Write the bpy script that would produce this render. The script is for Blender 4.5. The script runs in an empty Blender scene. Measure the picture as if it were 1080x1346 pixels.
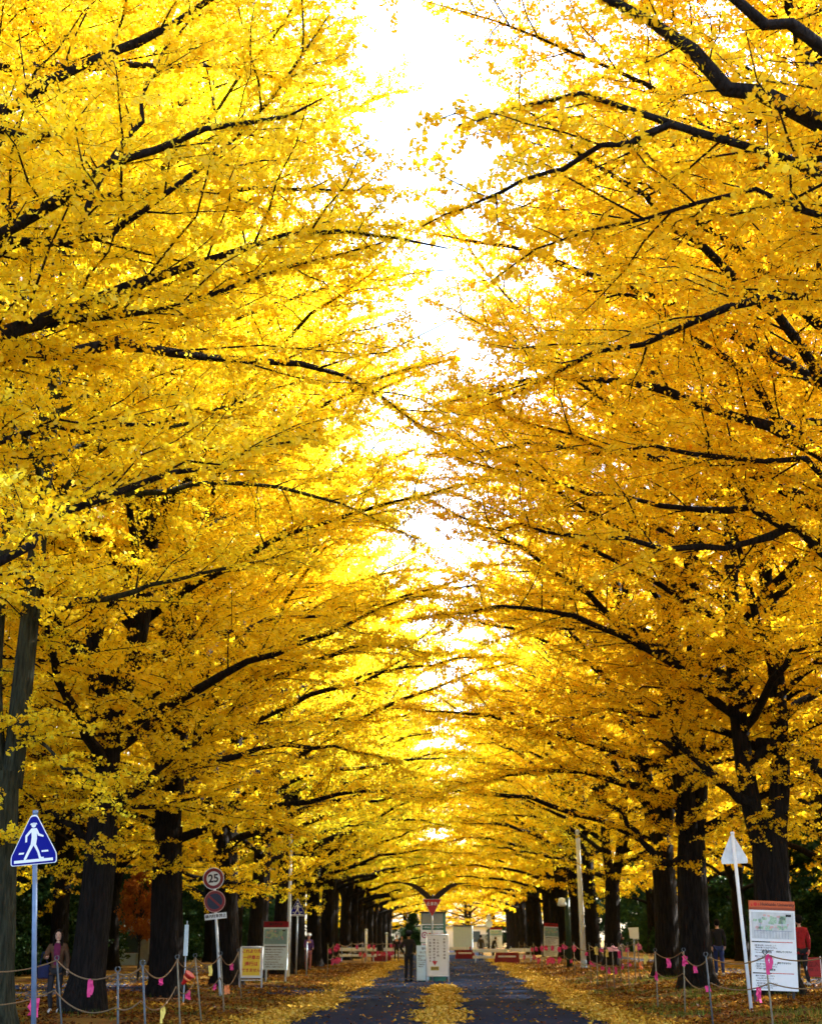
import bpy, bmesh, math, random
import numpy as np
from mathutils import Vector, Matrix, Euler
C = bpy.context.scene.collection
SC = bpy.context.scene
R = math.radians

# ------------------------------------------------------------------ camera
F, PCX, PCY = 1750.0, 540.0, 673.0
TH = math.atan(560.0 / F)
PS = math.atan(50.0 * math.cos(TH) / F)
EYE = np.array([0.0, 0.0, 1.55])
cam = bpy.data.cameras.new("camera")
cam.sensor_fit = 'VERTICAL'; cam.sensor_height = 36.0
cam.lens = F / 1346.0 * 36.0
cam.clip_end = 3000
cam.dof.use_dof = True; cam.dof.focus_distance = 20.0; cam.dof.aperture_fstop = 2.0
cob = bpy.data.objects.new("camera", cam); C.objects.link(cob)
cob.location = EYE; cob.rotation_euler = (math.pi / 2 + TH, 0, PS)
SC.camera = cob

# ------------------------------------------------------------------ light
SUN_EL, SUN_AZ = R(40), R(58)          # azimuth measured from +Y (down the avenue) towards +X
w = bpy.data.worlds.new("World"); SC.world = w; w.use_nodes = True
nt = w.node_tree; nt.nodes.clear()
out = nt.nodes.new('ShaderNodeOutputWorld'); bg = nt.nodes.new('ShaderNodeBackground')
sky = nt.nodes.new('ShaderNodeTexSky'); sky.sky_type = 'NISHITA'; sky.sun_disc = False
sky.sun_elevation = SUN_EL; sky.sun_rotation = SUN_AZ
sky.air_density = 1.0; sky.dust_density = 2.5; sky.ozone_density = 1.0
bg.inputs['Strength'].default_value = 0.15
nt.links.new(sky.outputs[0], bg.inputs[0]); nt.links.new(bg.outputs[0], out.inputs[0])
sl = bpy.data.lights.new("sun", 'SUN'); sl.energy = 5.0; sl.angle = R(0.5); sl.color = (1, .96, .88)
so = bpy.data.objects.new("sun", sl); C.objects.link(so)
sd = Vector((math.sin(SUN_AZ) * math.cos(SUN_EL), math.cos(SUN_AZ) * math.cos(SUN_EL), math.sin(SUN_EL)))
so.rotation_euler = sd.to_track_quat('Z', 'Y').to_euler(); so.location = (30, 20, 40)
SC.view_settings.view_transform = 'Standard'; SC.view_settings.look = 'None'
SC.view_settings.gamma = 1.0
SC.view_settings.exposure = 2.68
SC.render.engine = 'CYCLES'
cy = SC.cycles
cy.max_bounces = 10; cy.diffuse_bounces = 6; cy.transmission_bounces = 8; cy.glossy_bounces = 2
cy.use_denoising = True; cy.caustics_reflective = False; cy.caustics_refractive = False

# ------------------------------------------------------------------ pixel helpers (photograph pixels to places on known depths)
FW = np.array([-math.sin(PS) * math.cos(TH), math.cos(PS) * math.cos(TH), math.sin(TH)])
RT = np.array([math.cos(PS), math.sin(PS), 0.0])
UP = np.array([math.sin(PS) * math.sin(TH), -math.cos(PS) * math.sin(TH), math.cos(TH)])
def ray(px, py): return FW + (px - PCX) / F * RT - (py - PCY) / F * UP
def at(px, py, d):
    r = ray(px, py); return EYE + r * (d / r[1])
def gz(x, y=0):
    t = np.clip((np.asarray(x, float) - 3.6) / 4.0, 0, 1); t = t * t * (3 - 2 * t)
    s = np.clip((-np.asarray(x, float) - 3.4) / 4.0, 0, 1); s = s * s * (3 - 2 * s)
    return 0.30 * t + 0.05 * s
def gp(px, py):
    """the place on the ground seen at a pixel"""
    z = 0.0
    for _ in range(12):
        r = ray(px, py); k = (z - EYE[2]) / r[2]; p = EYE + r * k; z = float(gz(p[0], p[1]))
    return np.array([p[0], p[1], z])

# ------------------------------------------------------------------ materials
MATS = {}
def mat(name, col, rough=.6, metal=0., spec=.4, var=0., scale=8., bump=0., bscale=40., coat=0.):
    if name in MATS: return MATS[name]
    m = bpy.data.materials.new(name); m.use_nodes = True; n = m.node_tree
    b = n.nodes['Principled BSDF']
    b.inputs['Base Color'].default_value = (*col, 1); b.inputs['Roughness'].default_value = rough
    b.inputs['Metallic'].default_value = metal; b.inputs['Specular IOR Level'].default_value = spec
    tc = n.nodes.new('ShaderNodeTexCoord')
    if var > 0:
        nz = n.nodes.new('ShaderNodeTexNoise'); nz.inputs['Scale'].default_value = scale; nz.inputs['Detail'].default_value = 6
        n.links.new(tc.outputs['Object'], nz.inputs['Vector'])
        cr = n.nodes.new('ShaderNodeValToRGB')
        cr.color_ramp.elements[0].position = .3; cr.color_ramp.elements[1].position = .7
        cr.color_ramp.elements[0].color = (*[c * (1 - var) for c in col], 1)
        cr.color_ramp.elements[1].color = (*[min(1, c * (1 + var)) for c in col], 1)
        n.links.new(nz.outputs['Fac'], cr.inputs['Fac']); n.links.new(cr.outputs['Color'], b.inputs['Base Color'])
    if bump > 0:
        nb = n.nodes.new('ShaderNodeTexNoise'); nb.inputs['Scale'].default_value = bscale; nb.inputs['Detail'].default_value = 5
        n.links.new(tc.outputs['Object'], nb.inputs['Vector'])
        bp = n.nodes.new('ShaderNodeBump'); bp.inputs['Strength'].default_value = bump; bp.inputs['Distance'].default_value = .02
        n.links.new(nb.outputs['Fac'], bp.inputs['Height']); n.links.new(bp.outputs['Normal'], b.inputs['Normal'])
    MATS[name] = m; return m

def leaf_mat(name, cols, trans=.55, spread=.10, gain=1.0):
    """thin leaf: reflects and lets light through; cols = colour stops over the per-leaf attribute 'tint'"""
    m = bpy.data.materials.new(name); m.use_nodes = True; n = m.node_tree; n.nodes.clear()
    o = n.nodes.new('ShaderNodeOutputMaterial')
    a = n.nodes.new('ShaderNodeAttribute'); a.attribute_name = 'tint'
    oi = n.nodes.new('ShaderNodeObjectInfo')
    ma = n.nodes.new('ShaderNodeMath'); ma.operation = 'MULTIPLY_ADD'
    ma.inputs[1].default_value = spread
    n.links.new(oi.outputs['Random'], ma.inputs[0]); n.links.new(a.outputs['Fac'], ma.inputs[2])
    cr = n.nodes.new('ShaderNodeValToRGB'); e = cr.color_ramp.elements
    while len(e) < len(cols): e.new(.5)
    for k, (p, c) in enumerate(cols):
        e[k].position = p; e[k].color = (*c, 1)
    n.links.new(ma.outputs[0], cr.inputs['Fac'])
    df = n.nodes.new('ShaderNodeBsdfDiffuse'); tr = n.nodes.new('ShaderNodeBsdfTranslucent')
    gl = n.nodes.new('ShaderNodeBsdfGlossy'); gl.inputs['Roughness'].default_value = .45
    hs = n.nodes.new('ShaderNodeHueSaturation'); hs.inputs['Saturation'].default_value = 1.0; hs.inputs['Value'].default_value = gain
    n.links.new(cr.outputs['Color'], df.inputs['Color']); n.links.new(cr.outputs['Color'], hs.inputs['Color'])
    n.links.new(hs.outputs['Color'], tr.inputs['Color'])
    mx = n.nodes.new('ShaderNodeMixShader'); mx.inputs[0].default_value = trans
    n.links.new(df.outputs[0], mx.inputs[1]); n.links.new(tr.outputs[0], mx.inputs[2])
    m2 = n.nodes.new('ShaderNodeMixShader'); m2.inputs[0].default_value = .012
    n.links.new(mx.outputs[0], m2.inputs[1]); n.links.new(gl.outputs[0], m2.inputs[2])
    n.links.new(m2.outputs[0], o.inputs['Surface'])
    return m

LEAF_GOLD = leaf_mat('ginkgo_leaf_golden', [(0, (.72, .35, .006)), (.35, (.90, .60, .010)), (.7, (.93, .70, .018)), (1, (.93, .75, .06))])
LEAF_YEL = leaf_mat('ginkgo_leaf_yellow', [(0, (.82, .47, .006)), (.35, (.93, .675, .012)), (.75, (.94, .76, .022)), (1, (.93, .83, .11))])
LEAF_LEM = leaf_mat('ginkgo_leaf_lemon', [(0, (.80, .52, .008)), (.35, (.91, .705, .015)), (.7, (.87, .765, .03)), (1, (.66, .70, .06))])
LEAF_GRN = leaf_mat('ginkgo_leaf_greenish', [(0, (.70, .50, .01)), (.4, (.80, .66, .018)), (.75, (.66, .64, .03)), (1, (.44, .54, .04))])
LEAF_DARK = leaf_mat('evergreen_leaf', [(0, (.010, .028, .010)), (.6, (.022, .06, .016)), (1, (.05, .10, .02))], trans=.25)
LEAF_RUST = leaf_mat('rust_leaf', [(0, (.22, .06, .01)), (.6, (.38, .12, .015)), (1, (.5, .24, .02))])
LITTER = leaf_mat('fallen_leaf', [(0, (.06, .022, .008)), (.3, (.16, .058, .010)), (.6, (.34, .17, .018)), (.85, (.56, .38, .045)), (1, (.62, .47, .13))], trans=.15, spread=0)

def bark_mat(name, c0, c1):
    m = bpy.data.materials.new(name); m.use_nodes = True; n = m.node_tree; b = n.nodes['Principled BSDF']
    b.inputs['Roughness'].default_value = .95; b.inputs['Specular IOR Level'].default_value = .15
    tc = n.nodes.new('ShaderNodeTexCoord'); mp = n.nodes.new('ShaderNodeMapping'); mp.inputs['Scale'].default_value = (1, 1, .14)
    n.links.new(tc.outputs['Object'], mp.inputs['Vector'])
    nz = n.nodes.new('ShaderNodeTexNoise'); nz.inputs['Scale'].default_value = 16; nz.inputs['Detail'].default_value = 8; nz.inputs['Roughness'].default_value = .65
    n.links.new(mp.outputs[0], nz.inputs['Vector'])
    vo = n.nodes.new('ShaderNodeTexVoronoi'); vo.inputs['Scale'].default_value = 13; vo.feature = 'DISTANCE_TO_EDGE'
    n.links.new(mp.outputs[0], vo.inputs['Vector'])
    cr = n.nodes.new('ShaderNodeValToRGB'); cr.color_ramp.elements[0].position = .35; cr.color_ramp.elements[1].position = .7
    cr.color_ramp.elements[0].color = (*c0, 1); cr.color_ramp.elements[1].color = (*c1, 1)
    n.links.new(nz.outputs['Fac'], cr.inputs['Fac']); n.links.new(cr.outputs['Color'], b.inputs['Base Color'])
    ad = n.nodes.new('ShaderNodeMath'); ad.operation = 'MULTIPLY'
    n.links.new(vo.outputs['Distance'], ad.inputs[0]); n.links.new(nz.outputs['Fac'], ad.inputs[1])
    bp = n.nodes.new('ShaderNodeBump'); bp.inputs['Strength'].default_value = .9; bp.inputs['Distance'].default_value = .15
    n.links.new(ad.outputs[0], bp.inputs['Height']); n.links.new(bp.outputs['Normal'], b.inputs['Normal'])
    return m
BARK = bark_mat('ginkgo_bark', (.0035, .003, .003), (.019, .015, .014))
BARK_MOSS = bark_mat('mossy_bark', (.010, .012, .009), (.045, .052, .036))

# ------------------------------------------------------------------ mesh helpers
def raw_mesh(name, V, Q, mats, smooth=False, tint=None, matidx=None):
    me = bpy.data.meshes.new(name)
    V = np.ascontiguousarray(V, np.float32).reshape(-1, 3); Q = np.ascontiguousarray(Q, np.int32)
    nf, k = Q.shape
    me.vertices.add(len(V)); me.vertices.foreach_set('co', V.ravel())
    me.loops.add(nf * k); me.loops.foreach_set('vertex_index', Q.ravel())
    me.polygons.add(nf); me.polygons.foreach_set('loop_start', np.arange(0, nf * k, k, dtype=np.int32))
    if smooth: me.polygons.foreach_set('use_smooth', np.ones(nf, bool))
    if matidx is not None: me.polygons.foreach_set('material_index', np.asarray(matidx, np.int32))
    if tint is not None:
        a = me.attributes.new('tint', 'FLOAT', 'FACE'); a.data.foreach_set('value', np.asarray(tint, np.float32))
    for m in (mats if isinstance(mats, (list, tuple)) else [mats]): me.materials.append(m)
    me.update(calc_edges=True)
    return me

def link(name, me, parent=None):
    o = bpy.data.objects.new(name, me); C.objects.link(o)
    if parent: o.parent = parent
    return o
def tag(o, label=None, cat=None, group=None, kind=None):
    if label: o['label'] = label
    if cat: o['category'] = cat
    if group: o['group'] = group
    if kind: o['kind'] = kind
    return o
def thing(name, label, cat, loc, rz=0, group=None):
    o = bpy.data.objects.new(name, None); C.objects.link(o)
    o.empty_display_size = .2
    o.location = [float(v) for v in loc]; o.rotation_euler = (0, 0, rz)
    return tag(o, label, cat, group)
def copy_thing(root, loc, rz, label=None, group=None, scale=None):
    r = root.copy(); C.objects.link(r); r.location = [float(v) for v in loc]; r.rotation_euler = (0, 0, rz)
    if scale: r.scale = scale
    if label: r['label'] = label
    if group: r['group'] = group
    for ch in list(root.children):
        c = ch.copy(); C.objects.link(c); c.parent = r
        for g in list(ch.children):
            d = g.copy(); C.objects.link(d); d.parent = c
    return r

def nrm(v): return v / (np.linalg.norm(v, axis=-1, keepdims=True) + 1e-9)
def tubes(P, Rd, S, flute=0., rng=None):
    """batch of tubes: P (N,M,3) centre lines, Rd (N,M) radii, S sides"""
    N, M, _ = P.shape
    T = nrm(np.gradient(P, axis=1)) if M > 2 else nrm(np.repeat(P[:, 1:2] - P[:, :1], 2, 1))
    tm = nrm(T.mean(1))
    ref = np.where(np.abs(tm[:, 2:3]) > .8, np.array([[1., 0, 0]]), np.array([[0, 0, 1.]]))[:, None, :]
    U = nrm(np.cross(T, np.broadcast_to(ref, T.shape))); W = np.cross(T, U)
    a = np.arange(S) * 2 * math.pi / S
    rad = Rd[:, :, None] * np.ones(S)
    if flute and rng is not None:
        rad = rad * (1 + flute * rng.normal(size=(N, 1, S)) + flute * .5 * rng.normal(size=(N, M, S)))
    V = P[:, :, None, :] + rad[..., None] * (np.cos(a)[None, None, :, None] * U[:, :, None, :] + np.sin(a)[None, None, :, None] * W[:, :, None, :])
    idx = np.arange(N * M * S).reshape(N, M, S)
    q = np.stack([idx[:, :-1], np.roll(idx[:, :-1], -1, 2), np.roll(idx[:, 1:], -1, 2), idx[:, 1:]], -1).reshape(-1, 4)
    return V.reshape(-1, 3), q
def cat(parts):
    V, Q, o = [], [], 0
    for v, q in parts:
        V.append(v); Q.append(q + o); o += len(v)
    return np.concatenate(V), np.concatenate(Q)
def resample(pts, n):
    """smooth curve through control points"""
    pts = np.asarray(pts, float)
    if len(pts) == 2: return pts[0] + (pts[1] - pts[0]) * np.linspace(0, 1, n)[:, None]
    p = np.vstack([2 * pts[0] - pts[1], pts, 2 * pts[-1] - pts[-2]])
    seg = np.linalg.norm(np.diff(pts, axis=0), axis=1); cum = np.r_[0, np.cumsum(seg)]
    s = np.linspace(0, cum[-1], n); outp = []
    for v in s:
        i = min(np.searchsorted(cum, v, 'right') - 1, len(seg) - 1); t = (v - cum[i]) / (seg[i] + 1e-9)
        a, b, c, d = p[i], p[i + 1], p[i + 2], p[i + 3]
        outp.append(.5 * (2 * b + (c - a) * t + (2 * a - 5 * b + 4 * c - d) * t * t + (3 * b - a - 3 * c + d) * t ** 3))
    return np.array(outp)
def leaf_quads(pos, axis, normal, size):
    a = nrm(axis); s = nrm(np.cross(a, normal)); n = np.cross(s, a)
    h = size[:, None]
    base = pos; l = pos + a * h * .72 + s * h * .58 + n * h * .10; t = pos + a * h * .98 - n * h * .06; r = pos + a * h * .72 - s * h * .58 + n * h * .10
    V = np.stack([base, l, t, r], 1).reshape(-1, 3)
    Q = np.arange(len(pos) * 4).reshape(-1, 4)
    return V, Q

# ------------------------------------------------------------------ ginkgo generator
M_L = 14
def branch_batch(start, dirv, L, curv, M, rng, wig=.05):
    s = np.linspace(0, 1, M)[None, :, None]
    P = start[:, None, :] + dirv[:, None, :] * L[:, None, None] * s
    P[:, :, 2] += (curv * L)[:, None] * (s[..., 0] ** 2)
    wv = rng.normal(size=(len(start), M, 3)) * wig * L[:, None, None]; wv[:, 0] = 0
    return P + wv * (s ** .5)
def children(P, spacing, t0, t1, rng, jitter=.5):
    """positions and tangents of side shoots along polylines P (N,M,3)"""
    N, M, _ = P.shape
    seg = np.linalg.norm(np.diff(P, axis=1), axis=2); L = seg.sum(1)
    n = np.maximum(1, (L * (t1 - t0) / spacing)).astype(int)
    who = np.repeat(np.arange(N), n)
    k = np.concatenate([np.arange(c) for c in n])
    t = t0 + (t1 - t0) * (k + .5 + rng.uniform(-jitter, jitter, len(k))) / n[who]
    f = np.clip(t, 0, .999) * (M - 1); i = f.astype(int); fr = (f - i)[:, None]
    p = P[who, i] * (1 - fr) + P[who, i + 1] * fr
    tg = nrm(P[who, i + 1] - P[who, i])
    return who, t, p, tg, np.where(k % 2 == 0, 1., -1.)
def side_dirs(tg, sgn, a, u, rng):
    upv = np.array([0, 0, 1.])
    sv = nrm(np.cross(tg, upv) + 1e-6)
    return nrm(tg * np.cos(a)[:, None] + sv * (sgn * np.sin(a))[:, None] + upv * u[:, None])

def ginkgo(seed, H=21., fork=5.5, stems=3, r0=.42, road=1, zmin=4.0, nl=46, reach=6.6, spread=7.2,
           hand=(), dens=2.3, size=.058, stem_pts=None, droop=1.0, lod=0, ycut=None, full=2.6):
    """returns wood (V,Q), leaves (V,Q,tint). road=+1: the road lies towards +x"""
    rng = np.random.default_rng(seed)
    wood = []
    tz = np.linspace(0, fork, 9)
    tp = np.stack([.10 * np.sin(tz * .5 + seed) - .10 * math.sin(seed), .08 * np.cos(tz * .45 + seed) - .08 * math.cos(seed), tz - .15], 1)
    flare = 1 + .50 * np.exp(-tz / .32)
    tr = r0 * (1 - .035 * tz) * flare
    tr[-1] *= .96
    V, Q = tubes(tp[None], tr[None], 26, .05, rng); wood.append((V, Q))
    top = tp[-1]
    # upright stems above the fork
    SP = []
    if stem_pts is None:
        for k in range(stems):
            az = k * 2 * math.pi / stems + rng.uniform(-.5, .5) + seed
            sp = rng.uniform(.5, 1.1) if stems > 1 else .1
            hh = H * (1 - .10 * k) if stems > 1 else H
            zz = np.array([fork - .7, fork + 1.2, fork + 4, fork + 8, hh])
            ex = np.array([0, .55, .9, 1.1, 1.2]) * sp
            SP.append(np.stack([top[0] + np.cos(az) * ex + rng.normal(size=5) * .06, top[1] + np.sin(az) * ex + rng.normal(size=5) * .06, zz], 1))
    else:
        SP = [np.asarray(s, float) for s in stem_pts]
    SPr = []
    for s in SP:
        q = resample(s, 20); q[0] = s[0]
        rr = r0 * ((.62 if stem_pts is None else .54) if len(SP) > 1 else .9) * np.linspace(1, .10, 20) ** .8
        SPr.append((q, rr)); v, f = tubes(q[None], rr[None], 9, .03, rng); wood.append((v, f))
    limbs, lrad = [], []
    # procedural limbs
    for k in range(nl):
        u = (k + rng.uniform(0, 1)) / nl; u = u ** .9
        z = zmin + u * (H * .96 - zmin)
        az = k * 2.39996 + rng.uniform(-.4, .4)
        st, rr = SPr[k % len(SPr)]
        if z < fork: b = np.array([np.interp(z, tz - .15, tp[:, i]) for i in range(3)]); br = r0 * .34
        else: b = np.array([np.interp(z, st[:, 2], st[:, i]) for i in range(3)]); br = float(np.interp(z, st[:, 2], rr)) * .55
        Rr = spread * (max(0.02, 1 - u ** 2.1)) ** .8 * rng.uniform(.68, 1.14)
        e0 = R(24 + 38 * u + rng.uniform(-10, 14)); e1 = R(-8 * droop + 58 * u + rng.uniform(-14, 16))
        L = Rr / math.cos((e0 + e1) / 2)
        nn = 8; pts = [b]; d = az + rng.uniform(-.1, .1)
        for j in range(nn):
            e = e0 + (e1 - e0) * (j / (nn - 1)); d += rng.normal() * .07
            pts.append(pts[-1] + L / nn * np.array([math.cos(d) * math.cos(e), math.sin(d) * math.cos(e), math.sin(e) + rng.normal() * .05]))
        limbs.append(resample(pts, M_L)); lrad.append(np.linspace(min(max(br, .035 + .004 * L), .15), .008, M_L) ** 1.0)
    for pts, ra, rb in hand:
        limbs.append(resample(pts, M_L)); lrad.append(np.linspace(ra, rb, M_L))
    LP, LR = np.array(limbs), np.array(lrad)
    kn = rng.normal(size=LP.shape) * .045; kn[:, 0] = 0; LP = LP + kn
    LR = LR * rng.uniform(.86, 1.16, LR.shape)
    # trim limbs that run over the middle of the road
    nz = lambda y, z: .38 * np.sin(y * 1.7 + seed) + .30 * np.sin(z * 2.3 + y * .7 + seed * 2)
    def over(p): return road * p[:, 0] > reach + nz(p[:, 1], p[:, 2])
    for i in range(len(LP)):
        k = np.nonzero(over(LP[i]))[0]
        if len(k) and k[0] > 3: LP[i] = resample(LP[i, :k[0] + 1], M_L)
    v, f = tubes(LP, LR, 7, .02, rng); wood.append((v, f))
    # side branches
    sp2 = .34 if lod == 0 else (.5 if lod == 1 else .8)
    who, t, p, tg, sg = children(LP, sp2, .12, .98, rng)
    a = rng.uniform(R(38), R(72), len(t)); u = rng.uniform(-.25, .52, len(t))
    D = side_dirs(tg, sg, a, u, rng)
    Ll = np.linalg.norm(np.diff(LP, axis=1), axis=2).sum(1)[who]
    L2 = (.34 * Ll * (1 - t) ** .7 + .60) * rng.uniform(.6, 1.25, len(t)); L2 = np.clip(L2, .35, 2.6)
    P2 = branch_batch(p, D, L2, rng.uniform(-.16, .10, len(t)), 5, rng, .035)
    ok = ~over(P2[:, 3]) & (True if ycut is None else P2[:, 3, 1] > ycut); P2 = P2[ok]; L2 = L2[ok]
    if lod < 2:                                                     # leafy shoots straight from the trunk and stems
        ne = 34; ze = rng.uniform(2.9, fork + 3.5, ne); be = np.stack([np.interp(ze, tz - .15, tp[:, i]) for i in range(3)], 1); be[:, 2] = ze
        for i in np.nonzero(ze > fork - .4)[0]:
            st = SPr[i % len(SPr)][0]; be[i] = [np.interp(ze[i], st[:, 2], st[:, j]) for j in range(3)]
        ae = rng.uniform(0, 6.28, ne); de = nrm(np.stack([np.cos(ae), np.sin(ae), rng.uniform(-.15, .5, ne)], 1))
        Le = rng.uniform(.7, 1.7, ne); P2 = np.concatenate([P2, branch_batch(be, de, Le, rng.uniform(-.45, .05, ne), 5, rng, .04)]); L2 = np.concatenate([L2, Le])
    # the limbs' own last third, so that their tips carry leaves too
    r2 = np.clip(.005 + .0065 * L2, .005, .02)[:, None] * np.linspace(1, .3, 5)
    if lod < 2: v, f = tubes(P2, r2, 4); wood.append((v, f))
    # twigs
    sp3 = .20 if lod == 0 else (.30 if lod == 1 else .5)
    who3, t3, p3, tg3, sg3 = children(P2, sp3, .1, 1., rng)
    a3 = rng.uniform(R(30), R(80), len(t3)); D3 = side_dirs(tg3, sg3, a3, rng.uniform(-.35, .4, len(t3)), rng)
    L3 = rng.uniform(.22, .75, len(t3)) * (1.15 - .5 * t3)
    P3 = branch_batch(p3, D3, L3, rng.uniform(-.25, .05, len(t3)), 4, rng, .04)
    ok = ~over(P3[:, 2]); P3 = P3[ok]; L3 = L3[ok]
    if lod == 0:
        r3 = np.full(len(P3), .0042)[:, None] * np.array([1, .8, .6, .35]); v, f = tubes(P3, r3, 3); wood.append((v, f))
    # leaves: in small tufts on short spurs along the twigs
    pos, bias, tn = [], [], []
    for P, L, dn in ((P3, L3, 34.), (P2, L2, 20.), (LP[:, 5:], None, 16.), (LP[:, 10:], None, 60.)):
        N, M, _ = P.shape
        if L is None: L = np.linalg.norm(np.diff(P, axis=1), axis=2).sum(1)
        n = rng.poisson(L * dn * dens)
        wh = np.repeat(np.arange(N), n)
        tt = rng.uniform(.08, 1, len(wh)); sp = np.round(tt * L[wh] / .075) * .075 / L[wh]; tt = np.clip(sp + rng.normal(size=len(wh)) * .006, 0, .999)
        ff = tt * (M - 1); ii = ff.astype(int); fr = (ff - ii)[:, None]
        q = P[wh, ii] * (1 - fr) + P[wh, ii + 1] * fr; tg = nrm(P[wh, ii + 1] - P[wh, ii])
        rd = nrm(rng.normal(size=q.shape))
        pos.append(q + rd * rng.uniform(.01, .055, (len(q), 1)) * (size / .065)); bias.append(rd * .8 + tg * .5)
        tn.append(np.repeat(rng.uniform(-.22, .22, N), n))
    pos = np.concatenate(pos); bias = np.concatenate(bias); tn = np.concatenate(tn)
    ok = ~over(pos - np.array([road * .0, 0, 0])); pos, bias, tn = pos[ok], bias[ok], tn[ok]
    if ycut is not None:
        ok = pos[:, 1] > ycut; pos, bias, tn = pos[ok], bias[ok], tn[ok]
    ax = bias + rng.normal(size=pos.shape) * .45 + np.array([0, 0, -.25])
    nm = rng.normal(size=pos.shape) * .62 + np.array([0, 0, .75])
    sz = size * rng.uniform(.45, 1.32, len(pos))
    lv, lq = leaf_quads(pos, ax, nm, sz)
    tint = np.clip(.48 + tn + rng.normal(size=len(pos)) * .17, 0, 1)
    wv, wq = cat(wood)
    return wv, wq, lv, lq, tint

# ------------------------------------------------------------------ ground, road, paths
def nodes_mix_noise(n, tc, scale, lo, hi, detail=6, sx=(1, 1, 1)):
    mp = n.nodes.new('ShaderNodeMapping'); mp.inputs['Scale'].default_value = sx
    n.links.new(tc.outputs['Object'], mp.inputs['Vector'])
    z = n.nodes.new('ShaderNodeTexNoise'); z.inputs['Scale'].default_value = scale; z.inputs['Detail'].default_value = detail
    n.links.new(mp.outputs[0], z.inputs['Vector'])
    r = n.nodes.new('ShaderNodeMapRange'); r.inputs[1].default_value = lo; r.inputs[2].default_value = hi
    n.links.new(z.outputs['Fac'], r.inputs[0]); return r.outputs[0]
def mixc(n, fac, a, b):
    m = n.nodes.new('ShaderNodeMix'); m.data_type = 'RGBA'
    n.links.new(fac, m.inputs[0])
    for k, c in ((6, a), (7, b)):
        if isinstance(c, tuple): m.inputs[k].default_value = (*c, 1)
        else: n.links.new(c, m.inputs[k])
    return m.outputs[2]
def ground_mat():
    m = bpy.data.materials.new('leafy_ground'); m.use_nodes = True; n = m.node_tree; b = n.nodes['Principled BSDF']
    b.inputs['Roughness'].default_value = .95; b.inputs['Specular IOR Level'].default_value = .1
    tc = n.nodes.new('ShaderNodeTexCoord')
    c1 = mixc(n, nodes_mix_noise(n, tc, 14, .35, .65), (.05, .022, .010), (.20, .085, .016))
    c2 = mixc(n, nodes_mix_noise(n, tc, .35, .42, .62, 4), c1, (.36, .22, .032))
    c3 = mixc(n, nodes_mix_noise(n, tc, .55, .58, .68, 4), c2, (.035, .06, .014))
    b0 = mixc(n, nodes_mix_noise(n, tc, 40, .4, .7), c3, (.06, .04, .02))
    n.links.new(b0, b.inputs['Base Color'])
    z = n.nodes.new('ShaderNodeTexNoise'); z.inputs['Scale'].default_value = 26; z.inputs['Detail'].default_value = 6
    n.links.new(tc.outputs['Object'], z.inputs['Vector'])
    bp = n.nodes.new('ShaderNodeBump'); bp.inputs['Strength'].default_value = .8; bp.inputs['Distance'].default_value = .04
    n.links.new(z.outputs['Fac'], bp.inputs['Height']); n.links.new(bp.outputs['Normal'], b.inputs['Normal'])
    return m
def asphalt_mat(name, c0, c1):
    m = bpy.data.materials.new(name); m.use_nodes = True; n = m.node_tree; b = n.nodes['Principled BSDF']
    b.inputs['Roughness'].default_value = .9; b.inputs['Specular IOR Level'].default_value = .04
    tc = n.nodes.new('ShaderNodeTexCoord')
    c = mixc(n, nodes_mix_noise(n, tc, 1.2, .35, .65, 8, (1, .3, 1)), c0, c1)
    c = mixc(n, nodes_mix_noise(n, tc, 90, .45, .8, 3), c, tuple(v * 1.7 for v in c1))
    n.links.new(c, b.inputs['Base Color'])
    z = n.nodes.new('ShaderNodeTexNoise'); z.inputs['Scale'].default_value = 120; n.links.new(tc.outputs['Object'], z.inputs['Vector'])
    bp = n.nodes.new('ShaderNodeBump'); bp.inputs['Strength'].default_value = .5; bp.inputs['Distance'].default_value = .01
    n.links.new(z.outputs['Fac'], bp.inputs['Height']); n.links.new(bp.outputs['Normal'], b.inputs['Normal'])
    return m
xs = np.unique(np.r_[-600, -200, -80, -40, np.arange(-20, 20.01, .4), 40, 80, 200, 600])
ys = np.r_[-200, -60, -10, np.arange(0, 160, 4), 180, 240, 400, 900]
GX, GY = np.meshgrid(xs, ys); GZ = gz(GX)
nx, ny = len(xs), len(ys); I = np.arange(nx * ny).reshape(ny, nx)
GQ = np.stack([I[:-1, :-1], I[:-1, 1:], I[1:, 1:], I[1:, :-1]], -1).reshape(-1, 4)
g = link('ground', raw_mesh('ground', np.stack([GX, GY, GZ], -1), GQ, ground_mat(), True)); tag(g, kind='structure')
ASPH = asphalt_mat('asphalt', (.006, .012, .034), (.012, .023, .058))
PAVE = asphalt_mat('path_asphalt', (.035, .042, .07), (.06, .07, .10))
def strip(name, xl, xr, y0, y1, m, dz, n=60, wob=.0, seed=0):
    rng = np.random.default_rng(seed); y = np.linspace(y0, y1, n); cols = 7
    l = xl + rng.normal(size=n) * wob; r = xr + rng.normal(size=n) * wob
    X = l[:, None] + (r - l)[:, None] * np.linspace(0, 1, cols)[None]
    V = np.stack([X, np.repeat(y[:, None], cols, 1), gz(X) + dz], -1)
    J = np.arange(n * cols).reshape(n, cols); Q = np.stack([J[:-1, :-1], J[:-1, 1:], J[1:, 1:], J[1:, :-1]], -1).reshape(-1, 4)
    return tag(link(name, raw_mesh(name, V, Q, m, True)), kind='structure')
strip('road', -3.3, 3.3, -20, 175, ASPH, .008)
strip('pavement', 9.0, 12.2, -10, 150, PAVE, .010)
strip('path', -14.2, -10.8, -10, 150, PAVE, .010)
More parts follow.
